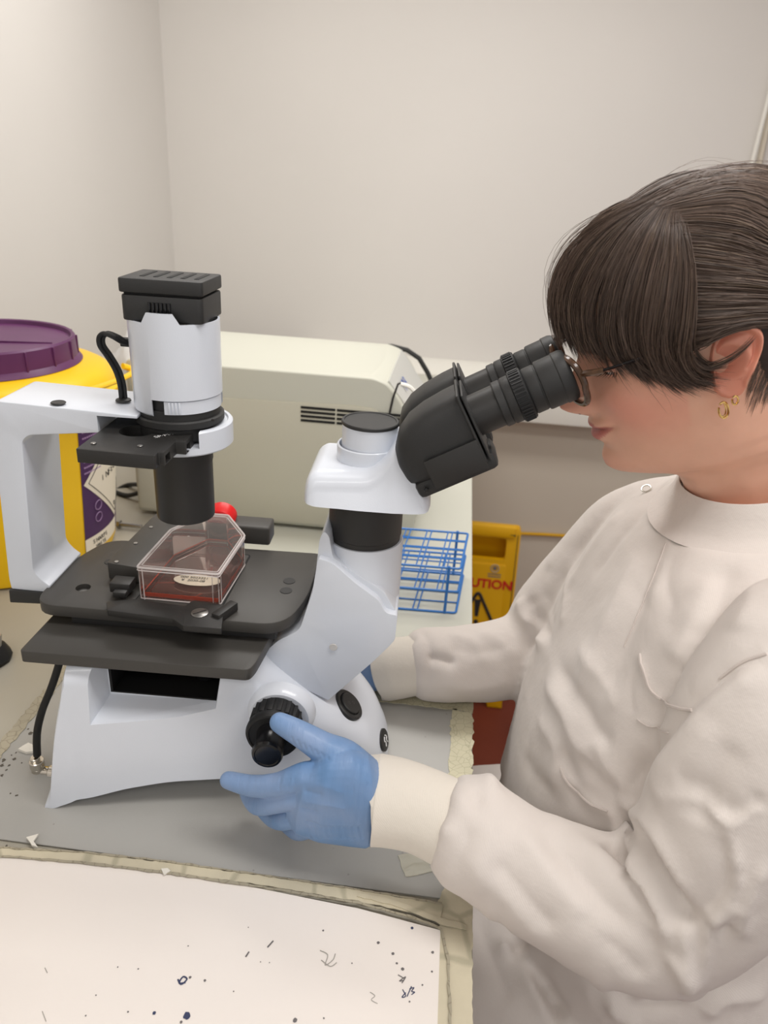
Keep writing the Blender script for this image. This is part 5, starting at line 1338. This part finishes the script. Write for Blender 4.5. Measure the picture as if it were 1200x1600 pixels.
folds = [
 # near sleeve: gathers at the cuff
 ([(712, 1208), (722, 1250), (700, 1300), (672, 1345)], .0030, .006), ([(742, 1205), (745, 1250), (730, 1310), (705, 1372)], -.0035, .006), ([(760, 1215), (770, 1270), (755, 1340), (738, 1400)], .0022, .009),
 ([(700, 1235), (690, 1250), (684, 1266)], -.004, .003), ([(695, 1275), (682, 1290), (672, 1300)], -.004, .003), ([(690, 1310), (676, 1320), (664, 1326)], -.003, .003), ([(712, 1212), (703, 1228), (698, 1240)], -.003, .003),
 # forearm diagonals
 ([(800, 1290), (850, 1350), (905, 1420), (960, 1475)], .0040, .009), ([(845, 1300), (895, 1355), (945, 1410), (1000, 1460)], -.0040, .008), ([(770, 1340), (820, 1400), (870, 1455)], -.0030, .008), ([(890, 1300), (935, 1350), (985, 1405), (1025, 1455)], .0035, .009),
 ([(720, 1330), (790, 1400), (850, 1470)], .0020, .008), ([(900, 1420), (960, 1480), (1010, 1530)], -.003, .007),
 # crook of the elbow
 ([(945, 1316), (972, 1335), (1000, 1362)], -.0150, .0065), ([(963, 1268), (972, 1300), (990, 1335), (1002, 1352), (1035, 1430), (1078, 1550)], .0120, .0060), ([(1006, 1372), (1030, 1430), (1060, 1500)], -.0085, .0045), ([(1002, 1290), (1030, 1345), (1060, 1405), (1080, 1450)], -.0120, .0065),
 ([(985, 1225), (984, 1258), (1012, 1288), (1050, 1350), (1085, 1420)], .0070, .0060), ([(1058, 1400), (1070, 1440), (1076, 1500), (1082, 1540)], .0050, .0045), ([(1030, 1430), (1060, 1500), (1078, 1548)], .0040, .004), ([(930, 1325), (965, 1352), (1000, 1380)], .0050, .005),
 ([(1092, 1250), (1137, 1288), (1165, 1275), (1199, 1258)], .0030, .0030), ([(1030, 1245), (1092, 1250)], .0020, .003), ([(1137, 1290), (1148, 1345), (1148, 1390), (1118, 1430), (1105, 1480), (1094, 1535)], .0045, .0035), ([(1128, 1300), (1138, 1385), (1105, 1425)], -.0030, .005),
 ([(1198, 1345), (1165, 1415), (1155, 1470)], .0040, .0035), ([(1110, 1440), (1135, 1425), (1158, 1412)], .0030, .0035), ([(1115, 1460), (1150, 1450)], -.0040, .006), ([(1125, 1260), (1165, 1268), (1195, 1245)], -.0028, .005), ([(1060, 1215), (1090, 1228), (1130, 1262)], -.0022, .006), ([(1120, 1130), (1060, 1200), (1020, 1250)], .003, .010), ([(1150, 1160), (1105, 1230), (1090, 1290)], -.003, .009),
 # armhole seam down to the elbow
 ([(1198, 1026), (1130, 1060), (1080, 1100), (1035, 1150), (1000, 1210), (975, 1262)], -.0060, .008), ([(1198, 1042), (1140, 1075), (1090, 1115), (1050, 1165), (1012, 1230)], .0045, .008),
 # torso
 ([(1025, 880), (1000, 950), (968, 1030), (940, 1100)], -.0030, .010), ([(1000, 860), (965, 940), (925, 1030), (895, 1100)], .0035, .012), ([(1110, 900), (1085, 970), (1050, 1040)], .0030, .010), ([(1140, 880), (1120, 950), (1090, 1010)], -.0030, .010),
 ([(1170, 880), (1175, 940), (1150, 990)], .0025, .010), ([(1060, 790), (1045, 860), (1010, 950)], .0022, .006), ([(880, 1205), (905, 1240), (940, 1262), (965, 1268)], .0032, .004), ([(875, 1170), (890, 1200), (900, 1240), (890, 1280)], -.0045, .008),
 ([(850, 1060), (880, 1110), (900, 1160), (930, 1190)], .0040, .009), ([(870, 1040), (905, 1090), (930, 1140), (960, 1165)], -.0040, .008), ([(905, 1010), (940, 1060), (965, 1110)], .0025, .008), ([(840, 1120), (870, 1170), (860, 1240)], .0030, .010), ([(820, 1180), (850, 1230), (840, 1290)], -.003, .009),
 ([(930, 1150), (950, 1200), (985, 1230)], .003, .008), ([(905, 1180), (935, 1215), (965, 1240)], -.003, .006),
 # pocket
 ([(1000, 1022), (1010, 1060), (1030, 1092), (1082, 1108)], .0022, .0028), ([(996, 1125), (1020, 1135), (1045, 1143)], .0018, .0026), ([(992, 1030), (985, 1075), (990, 1120)], -.0012, .003),
 # collar and shoulder
 ([(1068, 790), (1085, 825), (1140, 845), (1198, 842)], -.0030, .0040), ([(1040, 745), (1010, 790), (960, 850), (925, 905)], -.0030, .007), ([(1015, 745), (975, 800), (925, 860), (890, 920)], .0028, .008), ([(985, 760), (940, 815), (895, 870)], -.0026, .007), ([(1060, 830), (1040, 900), (1055, 960)], -.0025, .008),
 # far sleeve
 ([(655, 985), (668, 1000), (672, 1040), (665, 1085)], -.0030, .005), ([(668, 1025), (690, 1030), (712, 1038)], -.0040, .005), ([(650, 1000), (640, 1010)], -.003, .003), ([(690, 1060), (740, 1075), (800, 1060)], .0025, .008), ([(700, 1010), (750, 1020), (810, 1005)], -.0020, .008), ([(745, 985), (790, 1010), (830, 1045)], .0030, .007),
 ([(812, 905), (812, 935), (825, 970), (848, 1010)], .0070, .007), ([(830, 930), (840, 965), (860, 1000)], -.0060, .006), ([(860, 880), (850, 930), (862, 985)], -.0030, .007), ([(880, 870), (885, 930), (880, 980)], .0030, .008), ([(700, 990), (735, 1000), (760, 1040)], .002, .006),
 # lap
 ([(770, 1420), (790, 1480), (830, 1540), (860, 1598)], .0095, .006), ([(785, 1420), (808, 1480), (850, 1545), (880, 1598)], -.0120, .006), ([(745, 1430), (770, 1500), (800, 1570)], -.004, .008), ([(800, 1440), (830, 1500), (870, 1560)], .004, .005), ([(955, 1520), (975, 1555), (1020, 1575), (1075, 1568)], -.009, .006), ([(940, 1530), (960, 1570), (1000, 1592)], .009, .007),
 ([(880, 1500), (920, 1550), (960, 1598)], .003, .008), ([(1100, 1590), (1140, 1560), (1198, 1555)], .004, .008),
 ([(745, 1205), (765, 1220), (790, 1240)], .004, .006), ([(760, 1200), (785, 1215)], -.004, .005),
]
fold(coat, tree, folds)
# fine cloth undulation
P = getF(coat); Nn = getN(coat)
def wob(P, s, seed):
    r = np.random.default_rng(seed); v = np.zeros(len(P))
    for _ in range(7):
        k = r.normal(0, s, 3); v += np.sin(P@k+r.uniform(0, 6.28))
    return v/7
D = .0016*wob(P, 38, 1)+.0011*np.abs(wob(P+.01*np.stack([wob(P, 30, 5)]*3, 1), 90, 2))
setF(coat, P+Nn*D[:, None])
modified(coat, ('SMOOTH', dict(factor=.4, iterations=2))); coat.data.shade_smooth()
ctree = bvh(coat)
# seams: stitched lines lying on the cloth
M['seam'] = coat_mat('seam_thread', (206, 196, 190))
def seam(name, pts, w=.0006, lift=.0003, m_='seam', parent=coat):
    L_ = [hit(ctree, *p) for p in pts]; L_ = [p for p in L_ if p is not None]
    if len(L_) < 2: return
    P_ = smooth_path(L_, 6); o = np.array([(OC-SO)@SX, (OC-SO)@SY, OC[2]])
    P2 = []
    for p in P_:
        loc, nrm, i_, d_ = ctree.find_nearest(Vector(p)); P2.append(np.array(loc)+np.array(nrm)*lift)
    G().add(*tube(P2, w, 6)).obj(name, m_, parent)
seam('pocket_edge', [(1000, 1022), (1008, 1055), (1020, 1082), (1042, 1100), (1082, 1110)], .0011)
seam('pocket_seam', [(996, 1124), (1020, 1136), (1045, 1145)], .0006)
seam('shoulder_seam', [(1198, 1022), (1160, 1035), (1125, 1060)], .0008)
seam('side_seam', [(876, 1200), (892, 1228), (915, 1250), (950, 1268)], .0010)
seam('collar_seam', [(1088, 828), (1110, 838), (1150, 842), (1198, 838)], .0006)
seam('placket_seam', [(1040, 850), (1020, 905), (995, 965), (975, 1010)], .0005)
# collar band standing round the neck
rings = []
cb_ = np.array(q(1140, 782, 0))
for z, rx_, ry_, tl_ in ((.258, .064, .073, .32), (.262, .0585, .066, .33), (.266, .0555, .0625, .34), (.276, .0510, .0580, .36), (.2850, .0488, .0555, .37), (.2862, .0480, .0547, .37), (.2850, .0470, .0537, .37), (.268, .0490, .056, .36)):
    rings.append([(.2185-rx_*math.cos(a), ry_*math.sin(a), z-rx_*tl_*math.cos(a)) for a in np.linspace(0, 2*math.pi, 64, endpoint=False)])
collar = G().add(*loft(rings, cap=False)).obj('collar', 'coat', person)
# press stud
h = hit(ctree, 1011, 767)
if h is not None:
    loc, nrm, i_, d_ = ctree.find_nearest(Vector(h)); n_ = np.array(nrm); n_ = n_+np.array([-.2, -.8, .5]); n_ /= np.linalg.norm(n_); u_, v_, w_ = basis(n_)
    st_ = G().add(*tube([h+(u_*math.cos(a)+v_*math.sin(a))*.0036+n_*.0030 for a in np.linspace(0, 2*math.pi, 24, endpoint=False)], .0007, 6, closed=True)).obj('press_stud', 'chrome', coat)

# knitted cuffs
def cuff(path, rads, flat, nrib=70):
    P_ = smooth_path(path, 6); R = np.interp(np.linspace(0, len(path)-1, len(P_)), range(len(path)), rads); N = len(P_); V = []; Fc = []; seg = 140
    u, v, w = basis(P_[N//2]-P_[0])
    for i in range(N):
        t = P_[min(i+6, N-1)]-P_[max(i-6, 0)]; t /= np.linalg.norm(t); u = u-t*(u@t); u /= np.linalg.norm(u); v = np.cross(t, u)
        for k in range(seg):
            a = 2*math.pi*k/seg; r = R[i]+.00009*math.cos(nrib*a); V.append(P_[i]+(u*math.cos(a)+v*math.sin(a)*flat)*r)
    for i in range(N-1):
        for k in range(seg): Fc.append((i*seg+k, i*seg+(k+1) % seg, (i+1)*seg+(k+1) % seg, (i+1)*seg+k))
    return V, Fc
G().add(*cuff([q(586, 1249, -.1212), q(587, 1249, -.1212), q(590, 1249.2, -.1212), q(620, 1254, -.122), q(660, 1266, -.126), q(700, 1285, -.132)], [.0285, .0296, .0302, .0294, .0282, .0285], 1)).obj('cuff', 'cuff', person)
G().add(*cuff([q(597, 1049, .080), q(598, 1049, .080), q(601, 1048.5, .080), q(620, 1044, .078), q(645, 1040, .078), q(665, 1037, .080)], [.0265, .0276, .0284, .0290, .0280, .0290], 1)).obj('cuff', 'cuff', person)

# ---- gloved hands
def glove_mat():
    m = mat('nitrile_glove', (98, 146, 200), .42, spec=.5)
    nt = m.node_tree; b = nt.nodes['Principled BSDF']; tc = [x for x in nt.nodes if x.type == 'TEX_COORD'][0]; L = nt.links
    w = nt.nodes.new('ShaderNodeTexNoise'); w.inputs['Scale'].default_value = 30; w.inputs['Detail'].default_value = 5
    mp = nt.nodes.new('ShaderNodeMapping'); mp.inputs['Scale'].default_value = (3.5, .7, .7); mp.inputs['Rotation'].default_value = (0, .2, .5)
    L.new(tc.outputs['Object'], mp.inputs[0]); L.new(mp.outputs[0], w.inputs['Vector'])
    bp = nt.nodes.new('ShaderNodeBump'); bp.inputs['Strength'].default_value = .5; bp.inputs['Distance'].default_value = .0035; L.new(w.outputs['Fac'], bp.inputs['Height']); L.new(bp.outputs['Normal'], b.inputs['Normal'])
    n2 = nt.nodes.new('ShaderNodeTexNoise'); n2.inputs['Scale'].default_value = 22
    r = nt.nodes.new('ShaderNodeValToRGB'); r.color_ramp.elements[0].position = .35; r.color_ramp.elements[1].position = .75
    r.color_ramp.elements[0].color = (*lin((102, 140, 186)), 1); r.color_ramp.elements[1].color = (*lin((134, 157, 194)), 1)
    L.new(tc.outputs['Object'], n2.inputs['Vector']); L.new(n2.outputs['Fac'], r.inputs['Fac']); L.new(r.outputs['Color'], b.inputs['Base Color'])
    return m
M['glove'] = glove_mat()
def hand(name, fingers, palm, label=None):
    g = G()
    for pts, rad in fingers:
        P_ = smooth_path(pts, 6); R = np.interp(np.linspace(0, len(pts)-1, len(P_)), range(len(pts)), rad); V, F_ = tube(P_, R, 20); g.add(V, F_)
        for p, r in ((P_[0], R[0]), (P_[-1], R[-1])): g.add(*lathe([(r*math.sin(math.pi*i/10), -r*math.cos(math.pi*i/10)) for i in range(11)], p, P_[-1]-P_[-2], 18, caps=False))
    for rings in palm: g.add(*loft(rings))
    o = g.obj(name, 'glove', person)
    modified(o, ('REMESH', dict(mode='VOXEL', voxel_size=.0011)), ('SMOOTH', dict(factor=.55, iterations=6)))
    o.data.shade_smooth(); return o
def ering(c, a, b, n=30, e=2.3):
    c = np.array(c, float); a = np.array(a, float); b = np.array(b, float); R = []
    for k in range(n):
        t = 2*math.pi*k/n; R.append(c+a*math.copysign(abs(math.cos(t))**(2/e), math.cos(t))+b*math.copysign(abs(math.sin(t))**(2/e), math.sin(t)))
    return R
def mid(a, b): return (np.array(a)+np.array(b))/2
# near hand: MCP knuckles, back of the hand turned to the camera
def palm_rings(sts, thick):
    """stations (upper edge point, lower edge point): rings round the palm"""
    out = []
    for (a, b), th in zip(sts, thick):
        a, b = np.array(a), np.array(b); out.append((mid(a, b), (a-b)/2, th))
    R = []
    for i, (c, h, th) in enumerate(out):
        t = out[min(i+1, len(out)-1)][0]-out[max(i-1, 0)][0]; n_ = np.cross(t, h); n_ /= np.linalg.norm(n_); R.append(ering(c, h, n_*th))
    return R
pr = palm_rings([(q(625, 1212, -.120), q(617, 1292, -.120)), (q(595, 1202, -.122), q(586, 1302, -.119)), (q(577, 1188, -.126), q(566, 1311, -.120)), (q(550, 1180, -.130), q(540, 1311, -.122)), (q(515, 1183, -.131), q(500, 1306, -.123)), (q(487, 1196, -.129), q(470, 1295, -.122)), (q(470, 1208, -.125), q(456, 1282, -.118))],
                [.0165, .0190, .0205, .0175, .0165, .0150, .0110])
near_f = [
 ([q(562, 1206, -.118), q(537, 1184, -.120), q(505, 1168, -.118), q(470, 1147, -.114), q(437, 1129, -.108)], [.0135, .0125, .0105, .0088, .0070]),
 ([q(520, 1212, -.128), q(478, 1213, -.129), q(435, 1226, -.127), q(395, 1228, -.121), q(357, 1219, -.114)], [.0100, .0098, .0082, .0075, .0062]),
 ([q(520, 1240, -.128), q(475, 1240, -.129), q(430, 1252, -.125), q(403, 1256, -.115), q(388, 1240, -.102)], [.0105, .0098, .0084, .0078, .0064]),
 ([q(520, 1265, -.125), q(480, 1267, -.126), q(447, 1279, -.120), q(428, 1277, -.109), q(410, 1262, -.098)], [.0100, .0092, .0080, .0074, .0062]),
 ([q(530, 1288, -.120), q(492, 1289, -.120), q(468, 1298, -.113), q(455, 1293, -.104), q(442, 1282, -.096)], [.0095, .0084, .0070, .0064, .0056]),
]
nh = hand('glove', near_f, [pr])
tr_ = bvh(nh)
fold(nh, tr_, [([(x, 1185), (x-4, 1230), (x-10, 1290)], -.0007, .0012) for x in (578, 568, 556)]+[([(455+k*9, 1150+k*5), (462+k*9, 1166+k*4)], -.0006, .0010) for k in range(7)]+
     [([(440+k*7, 1215), (436+k*7, 1235)], -.0005, .0010) for k in range(4)]+[([(480+k*10, 1290), (486+k*10, 1312)], -.0008, .0012) for k in range(9)]+[([(470, 1222), (505, 1228), (540, 1240)], .0006, .003), ([(470, 1250), (510, 1258), (545, 1265)], .0007, .003), ([(474, 1235), (505, 1243)], -.0009, .0022), ([(468, 1262), (498, 1270)], -.0009, .0022), ([(476, 1283), (500, 1290)], -.0008, .002)])
# far hand at the other focus knob
pr2 = palm_rings([(q(605, 1015, .080), q(600, 1075, .074)), (q(580, 1018, .084), q(575, 1078, .078)), (q(555, 1022, .088), q(550, 1080, .083)), (q(530, 1030, .091), q(527, 1080, .088))], [.018, .0175, .016, .012])
far_f = [([q(585, 1025, .082), q(555, 1010, .084), q(528, 1012, .088), q(505, 1020, .092)], [.013, .0115, .0095, .0075]),
         ([q(550, 1035, .090), q(520, 1038, .092), q(490, 1048, .098), q(468, 1060, .100)], [.0098, .0095, .0082, .0066]),
         ([q(550, 1048, .090), q(518, 1052, .091), q(490, 1066, .096), q(472, 1078, .098)], [.010, .0095, .0082, .0066]),
         ([q(550, 1062, .087), q(520, 1067, .088), q(496, 1079, .092), q(482, 1088, .094)], [.0096, .009, .0078, .0063]),
         ([q(555, 1074, .083), q(528, 1080, .083), q(508, 1088, .086), q(495, 1093, .088)], [.009, .0082, .007, .0058])]
far_f = [([(p[0], p[1], max(p[2], r_+.004)) for p, r_ in zip(a, b)], b) for a, b in far_f]
hand('glove', far_f, [pr2])

# ---- stool under her (mostly below the frame)
stl = thing('lab_stool', 'black laboratory stool under the seated woman', 'stool', (.27, 0, FZ))
G().add(*lathe([(0, 0), (.13, 0), (.145, .01), (.148, .03), (.140, .045), (0, .048)], (.26, 0, -.292), seg=48)).obj('seat', 'rubber', stl)
G().add(*cyl((.26, 0, FZ+.06), .018, .37)).obj('column', 'steel', stl)
for k in range(5):
    a = .3+2*math.pi*k/5; L_ = .16; e = np.array([.27+L_*math.cos(a), L_*math.sin(a), 0])
    lg = G().add(*tube([(.26, 0, FZ+.075), (e[0], e[1], FZ+.055)], [.014, .010], 10)).obj('leg', 'black_matte', stl)
    G().add(*cyl((e[0]-.008*math.sin(a), e[1]+.008*math.cos(a), FZ+.0225), .022, .016, (math.sin(a), -math.cos(a), 0), .003)).add(*box((e[0], e[1], FZ+.040), (.014, .014, .022), .003)).obj('castor', 'rubber', lg)
# lower legs in grey trousers and shoes, out of sight below the bench
M['trouser'] = mat('grey_trousers', (120, 116, 120), .85, bump=.2, bscale=200)
for s in (-1, 1):
    G().add(*chain([(.10, s*.07, -.19), (.03, s*.07, -.20), (.0, s*.07, -.24), (.005, s*.07, -.45), (.01, s*.07, FZ+.05)], [.06, .056, .05, .042, .035])).obj('trouser_leg', 'trouser', person)
    G().add(*blob((-.02, s*.07, FZ+.032), (.075, .034, .030), 3, 20, 12, .01)).obj('shoe', 'rubber', person)
